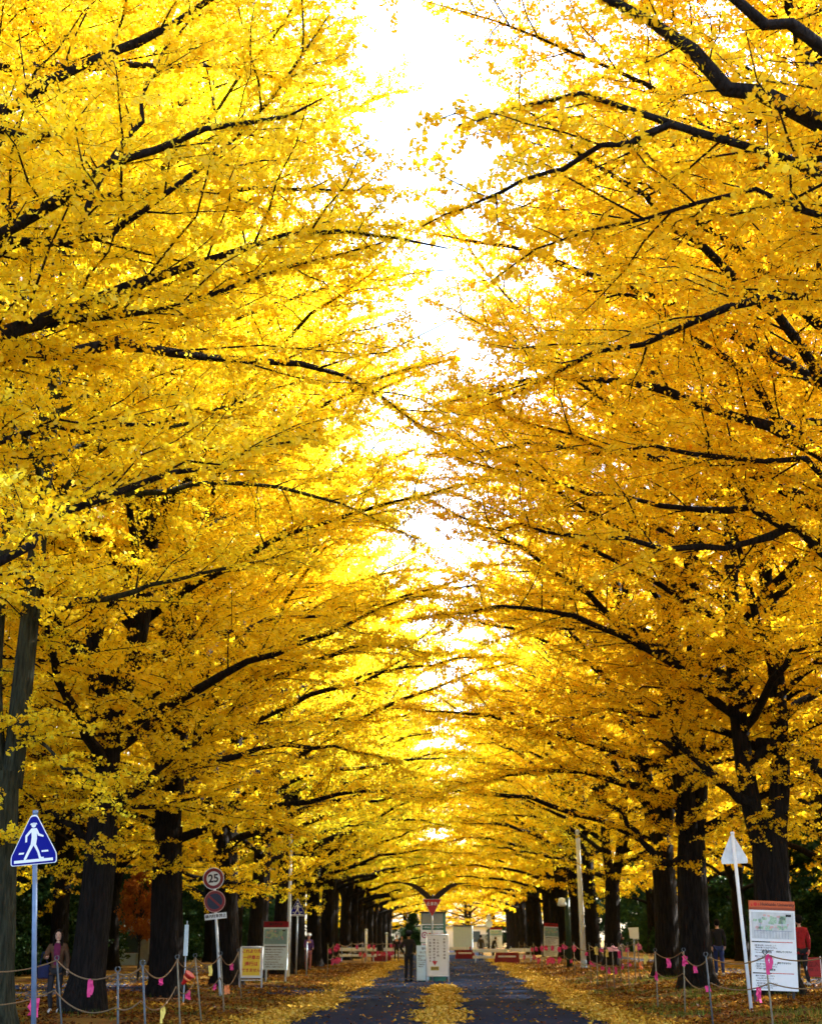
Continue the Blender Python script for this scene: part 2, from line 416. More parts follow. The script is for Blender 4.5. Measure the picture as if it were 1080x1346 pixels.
# side road joining from the left
V = []; 
for (x, ya, yb) in ((-40, 41, 46.5), (-16, 41, 46.5), (-9, 41, 46.5), (-5.5, 40.6, 47), (-3.9, 39, 48.6), (-2.9, 37, 50.6)):
    V += [(x, ya, float(gz(x)) + .014), (x, yb, float(gz(x)) + .014)]
Q = [(2 * k, 2 * k + 2, 2 * k + 3, 2 * k + 1) for k in range(5)]
tag(link('side_road', raw_mesh('side_road', V, Q, ASPH, True)), kind='structure')
strip('cross_road', -60, 60, 178, 186, ASPH, .012, 12)

# ------------------------------------------------------------------ trees
def pack(name, geo, leafmat, bark=BARK):
    wv, wq, lv, lq, t = geo
    return (raw_mesh(name + '_trunk', wv, wq, bark, True), raw_mesh(name + '_crown', lv, lq, leafmat, False, t))
def place_tree(pk, loc, rz, label, cat='tree', group=None, name='ginkgo_tree', sc=None, leafmat=None):
    t = thing(name, label, cat, loc, rz, group)
    a = link('trunk', pk[0], t); c = link('crown', pk[1], t)
    if sc: t.scale = sc
    if leafmat:
        c.material_slots[0].link = 'OBJECT'; c.material_slots[0].material = leafmat
    return t
NOMINAL = {(-7.4, 14.0, .05): 14.0, (-7.62, 23.4, .05): 22.4, (-7.74, 29.8, .05): 27.6, (-7.6, 37.8, .05): 35.2, (7.5, 13.0, .30): 13.0, (7.4, 21.4, .30): 20.8, (7.62, 33.0, .30): 29.2, (6.8, 38.8, .28): 37.6}
def hl(base, pix, z0, ra, rb, start=(0, 0)):
    """a limb seen at pixels (px, py, depth), rooted on the trunk at height z0 (None: rooted where the list starts)"""
    off = base[1] - NOMINAL[base]
    p = [at(a, b, d + off) - np.array(base) for a, b, d in pix]
    if z0 is not None: p = [np.array([start[0], start[1], z0])] + p
    return (np.array(p), ra, rb)

ROWG_R, ROWG_L = 'ginkgos in the right row', 'ginkgos in the left row'
# --- near trees, each its own shape
bL14 = (-7.4, 14.0, .05)
place_tree(pack('ginkgo_a', ginkgo(3, full=4.0, H=22, fork=6, stems=2, r0=.40, road=1, reach=7.2, spread=9.6, nl=54, zmin=6.2, ycut=-2.7, hand=[
    hl(bL14, [(0, 340, 13.6), (90, 325, 13.4), (200, 270, 13.2), (330, 170, 13.0), (375, 115, 12.9), (440, 20, 12.8)], 7.2, .085, .010),
    hl(bL14, [(110, 290, 13.4), (180, 160, 13.2), (192, 110, 13.1), (262, 15, 13.0)], None, .045, .010),
    hl(bL14, [(0, 435, 14.2), (180, 410, 14.3), (300, 380, 14.5), (400, 345, 14.8), (560, 306, 15.2)], 6.6, .09, .010),
    hl(bL14, [(-40, 190, 12.2), (60, 178, 12.2), (112, 172, 12.2)], 9.2, .07, .035),
    hl(bL14, [(0, 740, 14.4), (50, 692, 14.6), (150, 645, 15.0), (280, 610, 15.6), (430, 560, 16.4)], 4.9, .08, .012),
    hl(bL14, [(10, 575, 15.0), (130, 560, 15.6), (250, 545, 16.2), (340, 538, 16.8)], 5.6, .07, .010),
]), LEAF_YEL), bL14, 0, 'yellow ginkgo whose long limbs slant up across the upper left, its trunk out of view', group=ROWG_L)
bL22 = (-7.62, 23.4, .05)
place_tree(pack('ginkgo_b', ginkgo(8, full=4.0, H=23, fork=4.4, stems=2, r0=.37, road=1, reach=7.45, spread=9.2, nl=56, zmin=8.6,
    stem_pts=[[(0, 0, 4.0), (.05, .0, 6), (.10, 0, 9), (.12, .1, 13), (.1, .2, 21)], [(-.1, -.1, 3.6), (-.55, .1, 6), (-.62, .2, 10), (-.7, .3, 15), (-.9, .3, 19)]],
    hand=[
    hl(bL22, [(60, 806, 22.3), (180, 776, 22.1), (280, 752, 21.9), (420, 715, 21.6)], 6.6, .075, .010),
    hl(bL22, [(60, 690, 22.4), (140, 640, 22.6), (230, 590, 22.9), (330, 520, 23.2), (430, 450, 23.5)], 7.6, .08, .012),
    hl(bL22, [(60, 980, 22.2), (110, 1020, 22.0), (150, 1045, 21.8)], 5.2, .05, .010),
    hl(bL22, [(120, 600, 21.6), (230, 560, 21.2), (330, 520, 21.0), (430, 485, 20.9)], 8.2, .06, .010),
]), LEAF_LEM, BARK_MOSS), bL22, 0, 'ginkgo at the left edge with a bare greenish mossy trunk rising out of the frame', group=ROWG_L)
bL28 = (-7.74, 29.8, .05)
place_tree(pack('ginkgo_c', ginkgo(12, full=5.0, H=24, fork=6.6, stems=3, r0=.38, road=1, reach=7.9, spread=9.8, nl=66, zmin=3.9, hand=[
    hl(bL28, [(150, 1048, 27.4), (188, 1034, 27.2), (232, 990, 26.9), (290, 950, 26.6), (335, 898, 26.4)], 3.9, .10, .015),
    hl(bL28, [(85, 1010, 27.4), (55, 985, 27.2), (25, 960, 27.0)], 4.3, .08, .015),
    hl(bL28, [(75, 1075, 27.2), (45, 1050, 26.9), (20, 1030, 26.6)], 3.5, .09, .02),
    hl(bL28, [(160, 935, 27.5), (215, 900, 27.4), (265, 820, 27.2), (330, 770, 27.0)], 5.6, .07, .012),
    hl(bL28, [(200, 1060, 28.5), (270, 1050, 30.5), (340, 1075, 32.6), (390, 1100, 33.4)], 4.4, .06, .008),
]), LEAF_YEL), bL28, 0, 'ginkgo with a thick dark trunk right of the blue crossing sign and the woman', group=ROWG_L)
bL35 = (-7.6, 37.8, .05)
place_tree(pack('ginkgo_d', ginkgo(21, full=5.0, H=24, fork=4.6, stems=2, r0=.46, road=1, reach=8.1, spread=9.8, nl=66, zmin=3.7, droop=1.5, hand=[
    hl(bL35, [(250, 1150, 36.5), (330, 1165, 37.6), (395, 1150, 38.2), (430, 1130, 39)], 3.6, .07, .010),
]), LEAF_YEL), bL35, 0, 'ginkgo with a broad dark trunk standing right behind the round 25 speed sign', group=ROWG_L)
bR13 = (7.5, 13.0, .30)
place_tree(pack('ginkgo_e', ginkgo(5, full=4.0, H=22, fork=6, stems=2, r0=.42, road=-1, reach=7.75, spread=9.8, nl=44, zmin=7.0, ycut=-2.3, hand=[
    hl(bR13, [(1090, 168, 11.6), (960, 110, 11.4), (870, 50, 11.3), (790, -8, 11.2)], 7.2, .14, .05),
    hl(bR13, [(1090, 238, 11.8), (950, 190, 11.6), (840, 140, 11.4), (740, 120, 11.3), (600, 165, 11.4)], 6.8, .10, .012),
    hl(bR13, [(1085, 72, 10.4), (1005, 28, 10.2), (950, -12, 10.1)], 8.0, .11, .05),
    hl(bR13, [(905, 170, 11.5), (850, 178, 11.5), (760, 205, 11.6), (650, 255, 11.8), (560, 300, 12.0)], None, .04, .008),
    hl(bR13, [(1000, 250, 12.0), (900, 280, 12.2), (760, 300, 12.6), (640, 370, 13.0)], 6.4, .06, .008),
]), LEAF_GOLD), bR13, 0, 'golden ginkgo whose thick limbs cross the top right corner, its trunk out of view', group=ROWG_R)
bR21 = (7.4, 21.4, .30)
place_tree(pack('ginkgo_f', ginkgo(14, full=4.0, H=23, fork=6, stems=3, r0=.42, road=-1, reach=8.0, spread=9.6, nl=54, zmin=7.0, hand=[
    hl(bR21, [(1085, 602, 20.4), (1022, 548, 20.2), (960, 480, 20.0), (850, 400, 19.8), (778, 314, 19.6)], 6.6, .11, .02),
    hl(bR21, [(1085, 728, 20.6), (1040, 700, 20.4), (980, 660, 20.2), (940, 600, 20.0), (922, 560, 19.9)], 5.3, .13, .03),
    hl(bR21, [(1034, 694, 20.4), (1008, 704, 20.35), (950, 716, 20.2), (870, 718, 20.0), (760, 706, 19.7), (620, 690, 19.4)], None, .07, .010),
    hl(bR21, [(990, 666, 20.25), (930, 672, 20.5), (850, 660, 20.8), (740, 640, 21.2), (600, 600, 21.6)], None, .06, .010),
    hl(bR21, [(1085, 620, 19.6), (1000, 605, 19.3), (900, 600, 19.0), (760, 575, 18.6), (640, 530, 18.3)], 6.0, .07, .010),
    hl(bR21, [(850, 400, 19.8), (800, 385, 19.7), (740, 380, 19.6)], None, .035, .010),
]), LEAF_GOLD), bR21, 0, 'golden ginkgo whose limb climbs diagonally across the right middle, its trunk out of view', group=ROWG_R)
bR29 = (7.62, 33.0, .30)
place_tree(pack('ginkgo_g', ginkgo(17, full=5.0, H=24, fork=4.3, stems=2, r0=.47, road=-1, reach=8.5, spread=10.0, nl=64, zmin=4.9,
    stem_pts=[[(-.15, 0, 3.4), (-.38, 0, 5.0), (-.44, .1, 8), (-.2, .2, 13), (-.1, .2, 21)], [(.17, 0, 3.4), (.46, .05, 5.0), (.58, .1, 8), (.5, .2, 12), (.6, .2, 18)]],
    hand=[
    hl(bR29, [(975, 1050, 28.9), (955, 1035, 28.7), (920, 1003, 28.4), (893, 978, 28.2), (884, 952, 28.1), (862, 936, 28.0)], 3.9, .15, .05),
    hl(bR29, [(895, 985, 28.3), (865, 973, 28.1), (835, 968, 27.9)], None, .055, .015),
    hl(bR29, [(996, 921, 28.9), (951, 907, 28.6), (907, 887, 28.3), (866, 853, 28.0), (812, 822, 27.8)], 6.6, .15, .03),
    hl(bR29, [(951, 907, 28.6), (905, 906, 28.4), (850, 906, 28.2), (800, 925, 28.0)], None, .05, .010),
    hl(bR29, [(1040, 985, 28.6), (1065, 1005, 28.3), (1090, 1030, 28.0)], 5.8, .15, .08),
    hl(bR29, [(990, 920, 28.8), (975, 850, 28.6), (968, 800, 28.5)], None, .05, .015),
    hl(bR29, [(950, 1035, 28.7), (925, 1015, 28.3), (880, 1012, 28.1)], None, .07, .02),
]), LEAF_GOLD), bR29, 0, 'ginkgo behind the orange-headed board, its thick trunk forking into two stems', group=ROWG_R)
bR37 = (6.8, 38.8, .28)
place_tree(pack('ginkgo_h', ginkgo(23, full=5.0, H=24, fork=4.2, stems=3, r0=.44, road=-1, reach=8.3, spread=9.9, nl=64, zmin=3.8, hand=[
    hl(bR37, [(866, 1133, 37.4), (838, 1098, 37.2), (811, 1065, 37), (780, 1040, 36.8)], 3.4, .13, .03),
    hl(bR37, [(900, 1110, 37.4), (890, 1060, 37.2), (895, 1000, 37.0)], 3.6, .09, .03),
]), LEAF_GOLD), bR37, 0, 'ginkgo standing on the leafy verge just left of the black-jacketed walker', group=ROWG_R)

# --- shared shapes for the trees farther down the avenue
MID = [pack('ginkgo_mid_%d' % k, ginkgo(40 + k, full=4.0, H=24, fork=4.4 + .5 * k, stems=2 + k % 2, r0=.41, road=1, reach=8.7, spread=9.8, nl=64, zmin=4.0, droop=1.15, lod=1, size=.085, dens=1.15), LEAF_YEL) for k in range(4)]
FAR = [pack('ginkgo_far_%d' % k, ginkgo(60 + k, full=3.6, H=22, fork=4.4, stems=2, r0=.41, road=1, reach=10.2, spread=10.4, nl=60, zmin=4.0, droop=1.5, lod=2, size=.15, dens=.95), LEAF_YEL) for k in range(3)]
rng = np.random.default_rng(7)
ORD = ['first', 'second', 'third', 'fourth', 'fifth', 'sixth', 'seventh', 'eighth', 'ninth', 'tenth', 'eleventh', 'twelfth', 'thirteenth', 'fourteenth', 'fifteenth', 'sixteenth', 'seventeenth', 'eighteenth', 'nineteenth', 'twentieth']
for side in (-1, 1):
    ys_ = [46, 53.5, 61, 68.5, 76, 83.5, 91, 99, 107, 115, 123, 131, 139, 148, 157, 166] if side < 0 else [47.6, 64.3, 71.8, 79.5, 87, 95, 103, 111, 119, 127, 135, 144, 153, 162, 170]
    for k, y in enumerate(ys_):
        src = MID if y < 80 else FAR
        x = side * 7.3 + rng.normal() * .15
        mirror = 1 if (k // 2) % 2 else -1
        s = rng.uniform(.88, 1.08)
        lm = [LEAF_YEL, LEAF_GRN, LEAF_LEM][k % 3] if side < 0 else [LEAF_GOLD, LEAF_YEL, LEAF_LEM][k % 3]
        n_th = k + 3
        lab = 'yellow ginkgo in the %s row, %s trunk beyond the %s' % ('left' if side < 0 else 'right', ORD[k], 'speed sign' if side < 0 else 'lone verge tree')
        place_tree(src[(k * 3 + (side > 0)) % len(src)], (x, y, float(gz(x))), (0 if side < 0 else math.pi) + rng.uniform(-.5, .5), lab, group=ROWG_L if side < 0 else ROWG_R, sc=(s, mirror * s, s), leafmat=lm)

for k, x in enumerate((-13, -5.5, 2.5, 9.5, -9, -1.5, 6)):
    place_tree(FAR[k % 3], (x, (190 if k < 4 else 200) + 2 * (k % 2), float(gz(x))), -1.57, 'yellow ginkgo closing the view beyond the far end of the avenue', group='ginkgos beyond the cross road', sc=(1, 1, .62), leafmat=LEAF_YEL)

# ------------------------------------------------------------------ dark trees, shrubs and second rows behind
def leafy(seed, H, Rr, trunk_h, tr, n, size, shape='oval'):
    """broad dark tree or shrub: trunk, limbs and leaf clumps spread through an uneven crown"""
    rng = np.random.default_rng(seed); wood = []
    zz = np.linspace(-.1, H * .8, 8)
    tp = np.stack([np.sin(zz * .4 + seed) * .15, np.cos(zz * .5 + seed) * .15, zz], 1)
    wood.append(tubes(tp[None], (tr * np.linspace(1.15, .2, 8))[None], 9, .03, rng))
    nc = 60; u = rng.uniform(0, 1, nc); zc = trunk_h + (H - trunk_h) * u
    if shape == 'cone': rc = Rr * (1 - u) ** .8 + .15
    elif shape == 'low': rc = Rr * np.sqrt(np.clip(1 - (u * .9) ** 2, 0, 1))
    else: rc = Rr * np.sqrt(np.clip(1 - (2 * u - .9) ** 2 * .85, .05, 1))
    az = np.arange(nc) * 2.4 + rng.uniform(-.4, .4, nc); rr = rc * rng.uniform(.35, 1.0, nc) ** .6
    cc = np.stack([np.cos(az) * rr, np.sin(az) * rr, zc], 1)
    b = np.stack([np.zeros(nc), np.zeros(nc), np.clip(zc - rr * .5, .1, H * .75)], 1)
    mid = (b + cc) / 2 + np.array([0, 0, .2]) * Rr * .3
    LP = np.stack([resample(np.stack([b[i], mid[i], cc[i]]), 6) for i in range(nc)])
    wood.append(tubes(LP, np.linspace(tr * .3, .012, 6)[None] * np.ones((nc, 1)), 5))
    who = rng.integers(0, nc, n); cr = rng.uniform(.16, .34, nc) * Rr
    off = nrm(rng.normal(size=(n, 3))) * (rng.uniform(0, 1, (n, 1)) ** .45) * cr[who][:, None] * np.array([1, 1, .62])
    pos = cc[who] + off; pos = pos[pos[:, 2] > .05]; m = len(pos)
    lv, lq = leaf_quads(pos, rng.normal(size=(m, 3)) + np.array([0, 0, -.3]), rng.normal(size=(m, 3)) * .7 + np.array([0, 0, .7]), size * rng.uniform(.6, 1.3, m))
    wv, wq = cat(wood)
    return wv, wq, lv, lq, np.clip(rng.normal(size=m) * .2 + .4, 0, 1)
BARK_DARK = bark_mat('dark_bark', (.015, .012, .010), (.05, .04, .032))
EV = [pack('evergreen_%d' % k, leafy(100 + k, 11 + 2 * k, 4.2 + .4 * k, .5, .28, 18000, .24), LEAF_DARK, BARK_DARK) for k in range(3)]
HEDGE = [pack('shrub_%d' % k, leafy(120 + k, 2.6, 1.9, .12, .05, 11000, .10, 'low'), LEAF_DARK, BARK_DARK) for k in range(2)]
CON = pack('conifer', leafy(130, 7.5, 2.6, .5, .16, 14000, .20, 'cone'), LEAF_DARK, BARK_DARK)
RUSTT = pack('rust_maple', leafy(140, 4.6, 1.7, 1.9, .10, 6000, .13), LEAF_RUST, BARK_DARK)
rng = np.random.default_rng(11)
GB_L, GB_R = 'ginkgos standing behind the left row', 'ginkgos standing behind the right row'
for side in (-1, 1):
    for k, y in enumerate([24, 33, 41.5, 50, 59, 69, 80, 92, 105, 120]):
        x = side * (16.2 + rng.uniform(-.8, .8)) - (0 if side < 0 else -.6)
        s = rng.uniform(.9, 1.05)
        place_tree(MID[k % 3] if y < 60 else FAR[k % 3], (x, y, float(gz(x))), rng.uniform(0, 6.28),
            'yellow ginkgo of the second row beyond the %s path' % ('left' if side < 0 else 'right'),
            group=GB_L if side < 0 else GB_R, sc=(s, s, s), leafmat=LEAF_YEL if k % 2 else LEAF_GOLD)
    for k in range(26):
        y = 22 + k * 5.6 + rng.uniform(-1.5, 1.5); x = side * (22.5 + (k % 2) * 4.5 + rng.uniform(-1, 1))
        s = rng.uniform(.85, 1.2)
        place_tree(EV[k % 3], (x, y, float(gz(x))), rng.uniform(0, 6.28), 'dark evergreen tree in the shade far behind the %s row of ginkgos' % ('left' if side < 0 else 'right'),
            cat='tree', group='dark evergreens on the %s' % ('left' if side < 0 else 'right'), sc=(s, s, s)).name = 'evergreen_tree'
    for k in range(34):
        y = 22 + k * 3.4 + rng.uniform(-1, 1); x = side * (19.2 + rng.uniform(-.8, .8)); s = rng.uniform(.9, 1.35)
        if (side > 0 and k in (9,)) or (side < 0 and k in (16, 17)): continue
        place_tree(HEDGE[k % 2], (x, y, float(gz(x))), rng.uniform(0, 6.28), 'low dark green shrub beyond the %s path' % ('left' if side < 0 else 'right'),
            cat='shrub', group='shrubs beyond the %s path' % ('left' if side < 0 else 'right'), sc=(s, s, s * 1.1)).name = 'shrub'
place_tree(CON, (-3.9, 150, .05), 0, sc=(.55, .55, .52), label= 'dark green conifer at the far end of the road left of the signs').name = 'conifer_tree'
p = at(172, 1180, 46)
place_tree(RUSTT, (p[0] - 1, 52, .05), .6, 'small rust-orange maple behind the left ginkgo trunks', sc=(.45, .45, .84)).name = 'maple_tree'

for k, x in enumerate([-42, -34, -27, -20.5, -14.5, 14.5, 20, 26.5, 34, 42]):
    place_tree(EV[k % 3], (x, 204 + 4 * (k % 2), float(gz(x))), k, 'dark evergreen tree beside the white building at the far end', group='dark evergreens at the far end', sc=(1.2, 1.2, 1.1)).name = 'evergreen_tree'
for k, x in enumerate([-16, -13, -10.5, -8, -5.6, 7.6, 9.8, 12.4, 15]):
    place_tree(HEDGE[k % 2], (x, 208 + k % 2, float(gz(x))), k, 'dark green shrub before the white building at the far end', cat='shrub', group='shrubs at the far end', sc=(1.1, 1.1, 1.3)).name = 'shrub'
# ------------------------------------------------------------------ leaves on the ground (uncountable)
rng = np.random.default_rng(5)
def scatter(n, xf, y0, y1, lift, size, ypow=1.6):
    y = y0 + (y1 - y0) * rng.uniform(0, 1, n) ** ypow
    x = xf(y, rng.uniform(0, 1, n))
    return x, y, np.full(n, lift), size * rng.uniform(.7, 1.3, n)
SX, SY, SL, SS, ST = [], [], [], [], []
def add(x, y, sz, tint, lift=.016):
    SX.append(x); SY.append(y); SS.append(sz); ST.append(tint); SL.append(lift + rng.uniform(0, .03, len(x)))
def nfield(x, y, s=1.0, ph=0):
    return np.sin(x * 1.3 * s + ph) * np.cos(y * .7 * s + ph * 2) + .5 * np.sin(x * 2.9 * s + y * 1.9 * s + ph) + .4 * np.cos(y * 3.1 * s - x * 1.1 * s)
# verges
for side in (-1, 1):
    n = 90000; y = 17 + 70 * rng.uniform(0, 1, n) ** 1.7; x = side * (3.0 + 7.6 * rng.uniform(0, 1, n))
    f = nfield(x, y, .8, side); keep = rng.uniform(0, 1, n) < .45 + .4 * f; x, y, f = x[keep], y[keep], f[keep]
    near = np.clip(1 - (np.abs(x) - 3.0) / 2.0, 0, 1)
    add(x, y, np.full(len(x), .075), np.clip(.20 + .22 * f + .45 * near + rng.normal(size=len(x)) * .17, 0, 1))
# drifts along both edges of the road and the strip down its middle
for side, e in ((-1, 3.0), (1, 2.92)):
    n = 52000; y = 17 + 90 * rng.uniform(0, 1, n) ** 1.7
    x = side * (e + .18 * np.sin(y * .5) + .12 * np.sin(y * 1.7) + np.abs(rng.normal(size=n)) * .45 - .07 * rng.exponential(1, n))
    if side < 0: k = ~((y > 39.5) & (y < 47.5) & (rng.uniform(0, 1, n) < .85)); x, y = x[k], y[k]
    add(x, y, np.full(len(x), .075), np.clip(.80 + rng.normal(size=len(x)) * .12, 0, 1))
n = 13000; y = 22 + 26 * rng.uniform(0, 1, n); wd = .36 + .12 * np.sin(y * .9) + .10 * np.sin(y * 2.3)
x = -.20 + rng.normal(size=n) * wd * .62; k = np.abs(x + .20) < wd * 1.5
add(x[k], y[k], np.full(k.sum(), .075), np.clip(.82 + rng.normal(size=k.sum()) * .12, 0, 1))
n = 2600; y = 18 + 80 * rng.uniform(0, 1, n) ** 1.5; x = rng.uniform(-2.9, 2.9, n)
add(x, y, np.full(n, .065), np.clip(.42 + rng.normal(size=n) * .25, 0, 1))
n = 5000; y = 20 + 60 * rng.uniform(0, 1, n); x = rng.uniform(8.6, 12.4, n); add(x, y, np.full(n, .07), rng.uniform(.2, .9, n))
n = 5000; y = 20 + 60 * rng.uniform(0, 1, n); x = rng.uniform(-14.4, -10.6, n); add(x, y, np.full(n, .07), rng.uniform(.2, .9, n))
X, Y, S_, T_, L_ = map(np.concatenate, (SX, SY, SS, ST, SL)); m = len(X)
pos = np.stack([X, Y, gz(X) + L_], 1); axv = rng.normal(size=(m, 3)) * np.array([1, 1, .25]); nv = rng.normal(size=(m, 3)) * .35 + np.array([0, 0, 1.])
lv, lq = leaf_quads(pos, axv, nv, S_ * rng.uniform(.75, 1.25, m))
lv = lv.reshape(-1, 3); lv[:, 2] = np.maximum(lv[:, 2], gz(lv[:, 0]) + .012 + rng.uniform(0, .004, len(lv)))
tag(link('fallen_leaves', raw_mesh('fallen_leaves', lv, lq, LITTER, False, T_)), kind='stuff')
# grass tufts
n = 42000; y = 17 + 40 * rng.uniform(0, 1, n) ** 1.4; x = np.where(rng.uniform(0, 1, n) < .7, rng.uniform(4.2, 9, n), rng.uniform(-9, -3.6, n))
k = nfield(x, y, .9, 3) > .25; x, y = x[k], y[k]; m = len(x)
b = np.stack([x, y, gz(x)], 1); h = rng.uniform(.04, .13, m)[:, None]; ln = rng.normal(size=(m, 3)) * np.array([.5, .5, 0]); tip = b + h * (np.array([0, 0, 1.]) + ln)
wv_ = np.cross(ln + 1e-3, [0, 0, 1.]); wv_ = nrm(wv_) * .006
V = np.stack([b - wv_, b + wv_, tip + wv_ * .2, tip - wv_ * .2], 1).reshape(-1, 3)
GRASS = leaf_mat('grass_blade', [(0, (.03, .07, .01)), (.6, (.09, .16, .02)), (1, (.22, .24, .04))], trans=.35)
tag(link('grass', raw_mesh('grass', V, np.arange(m * 4).reshape(-1, 4), GRASS, False, rng.uniform(0, .9, m))), kind='stuff')

# ------------------------------------------------------------------ builders for made things
class B:
    def __init__(s): s.bm = bmesh.new()
    def box(s, c, d, rot=None, bev=0):
        r = bmesh.ops.create_cube(s.bm, size=1); vs = r['verts']
        bmesh.ops.scale(s.bm, vec=d, verts=vs)
        if bev: 
            es = list({e for v in vs for e in v.link_edges}); q = bmesh.ops.bevel(s.bm, geom=es, offset=bev, segments=2, affect='EDGES', profile=.5)
            vs = list({v for f in q['faces'] for v in f.verts} | {v for v in vs if v.is_valid})
        if rot: bmesh.ops.rotate(s.bm, cent=(0, 0, 0), matrix=Euler(rot).to_matrix(), verts=vs)
        bmesh.ops.translate(s.bm, vec=c, verts=vs); return s
    def prism(s, pts, y0, y1):
        """outline in x, z pushed from y0 to y1"""
        a = [s.bm.verts.new((x, y0, z)) for x, z in pts]; b = [s.bm.verts.new((x, y1, z)) for x, z in pts]; n = len(pts)
        s.bm.faces.new(a); s.bm.faces.new(b[::-1])
        for i in range(n): s.bm.faces.new((a[i], b[i], b[(i + 1) % n], a[(i + 1) % n]))
        return s
    def tube(s, pts, rad, S=10, n=None):
        pts = np.asarray(pts, float)
        if n: pts = resample(pts, n)
        rr = np.interp(np.linspace(0, 1, len(pts)), np.linspace(0, 1, len(np.atleast_1d(rad))), np.atleast_1d(rad)) if np.ndim(rad) else np.full(len(pts), rad)
        V, Q = tubes(pts[None], np.asarray(rr)[None], S)
        vs = [s.bm.verts.new(v) for v in V]
        for q in Q: s.bm.faces.new([vs[i] for i in q])
        s.bm.faces.new(vs[:S][::-1]); s.bm.faces.new(vs[-S:]); return s
    def lathe(s, prof, c=(0, 0, 0), S=20, rot=None):
        rings = []; M = Euler(rot).to_matrix() if rot else Matrix.Identity(3); c = Vector(c)
        for r, z in prof: rings.append([s.bm.verts.new(M @ Vector((r * math.cos(2 * math.pi * k / S), r * math.sin(2 * math.pi * k / S), z)) + c) for k in range(S)])
        for a, b in zip(rings, rings[1:]):
            for k in range(S): s.bm.faces.new((a[k], a[(k + 1) % S], b[(k + 1) % S], b[k]))
        s.bm.faces.new(rings[0][::-1]); s.bm.faces.new(rings[-1]); return s
    def ball(s, c, r, sc=(1, 1, 1), seg=10):
        q = bmesh.ops.create_uvsphere(s.bm, u_segments=seg, v_segments=max(6, seg * 2 // 3), radius=r)
        bmesh.ops.scale(s.bm, vec=sc, verts=q['verts']); bmesh.ops.translate(s.bm, vec=c, verts=q['verts']); return s
    def mesh(s, name, m, smooth=False):
        bmesh.ops.recalc_face_normals(s.bm, faces=s.bm.faces)
        me = bpy.data.meshes.new(name); s.bm.to_mesh(me); s.bm.free()
        for mm in (m if isinstance(m, (list, tuple)) else [m]): me.materials.append(mm)
        if smooth: me.polygons.foreach_set('use_smooth', np.ones(len(me.polygons), bool))
        return me
    def build(s, name, m, parent=None, smooth=False): return link(name, s.mesh(name, m, smooth), parent)
def disc_pts(r, n=36, cx=0, cz=0, a0=0): return [(cx + r * math.cos(a0 + 2 * math.pi * k / n), cz + r * math.sin(a0 + 2 * math.pi * k / n)) for k in range(n)]
def round_poly(pts, rad, n=5):
    o = []; m = len(pts)
    for i in range(m):
        p = np.array(pts[i], float); a = np.array(pts[i - 1], float) - p; b = np.array(pts[(i + 1) % m], float) - p
        a /= np.linalg.norm(a); b /= np.linalg.norm(b)
        for k in range(n + 1):
            t = k / n; o.append(tuple(p + a * rad * (1 - t) ** 2 + b * rad * t ** 2))
    return o
def text_mesh(items, name, m, y=0.0, depth=.002, bold=.018):
    """items: (text, size, x, z, align) written on a board that faces -y"""
    V, Fs = [], []; o = 0
    dg = bpy.context.evaluated_depsgraph_get()
    for (s, size, x, z, al) in items:
        cu = bpy.data.curves.new('t', 'FONT'); cu.body = s; cu.size = size; cu.align_x = al; cu.align_y = 'CENTER'
        cu.offset = bold * size * .6; cu.extrude = depth / 2; cu.resolution_u = 3
        ob = bpy.data.objects.new('t', cu); C.objects.link(ob); dg.update()
        me = bpy.data.meshes.new_from_object(ob.evaluated_get(dg))
        for v in me.vertices: V.append((x + v.co.x, y - v.co.z, z + v.co.y))
        for p in me.polygons: Fs.append([o + i for i in p.vertices])
        o += len(me.vertices)
        bpy.data.objects.remove(ob); bpy.data.curves.remove(cu); bpy.data.meshes.remove(me)
    me = bpy.data.meshes.new(name); me.from_pydata(V, [], Fs); me.materials.append(m); me.update(); return me
def lettering(items, m, parent, y, **k):
    for it in items[1:] if len(items) == 2 else []: link('lettering', text_mesh([it], 'lettering', m, y, **k), parent)
    if len(items) == 2: items = items[:1]
    return link('lettering', text_mesh(items, 'lettering', m, y, **k), parent)

STEEL = mat('galvanised_steel', (.40, .50, .64), .45, .5, var=.12, scale=12)
WHITE = mat('white_paint', (.74, .84, .95), .4, var=.05, scale=5)  # white paints tinted blue, imitating cool skylight under the canopy
WHITE_D = mat('weathered_white', (.64, .75, .88), .5, var=.14, scale=9)
BLUE = mat('sign_blue', (.002, .006, .25), .5, spec=.1, var=.05)
SIGNW = mat('sign_white', (.78, .86, .95), .35, var=.03)  # bluish tint stands in for cool shade light on white boards
RED = mat('sign_red', (.42, .012, .02), .4, var=.08)
DKRED = mat('sign_dark_red', (.22, .008, .02), .4, var=.08)
NAVY = mat('sign_navy', (.004, .005, .05), .4, var=.2, scale=6)
BLACK = mat('black_ink', (.012, .012, .018), .5)
ORANGE = mat('orange_panel', (.52, .10, .02), .45, var=.08)
YELLOW = mat('yellow_panel', (.80, .60, .02), .45, var=.06)
PINK = mat('pink_tape', (.62, .035, .19), .5, var=.12, scale=14)
PINKP = mat('pale_pink_tape', (.80, .42, .48), .5, var=.1)
YTAPE = mat('yellow_tape', (.75, .60, .12), .5, var=.12)
OTAPE = mat('orange_tape', (.80, .25, .08), .5, var=.12)
ROPE = mat('rope', (.17, .11, .055), .9, var=.3, scale=60, bump=.6, bscale=160)
WOODP = mat('post_pale', (.20, .18, .13), .7, var=.25, scale=20)
GREEN = mat('green_panel', (.02, .13, .09), .45, var=.1)
TEAL = mat('teal_cabinet', (.05, .24, .20), .5, var=.15, scale=5)
PALEB = mat('pale_blue_board', (.62, .82, .98), .45, var=.06)
GREYP = mat('grey_panel', (.33, .36, .33), .5, var=.1)
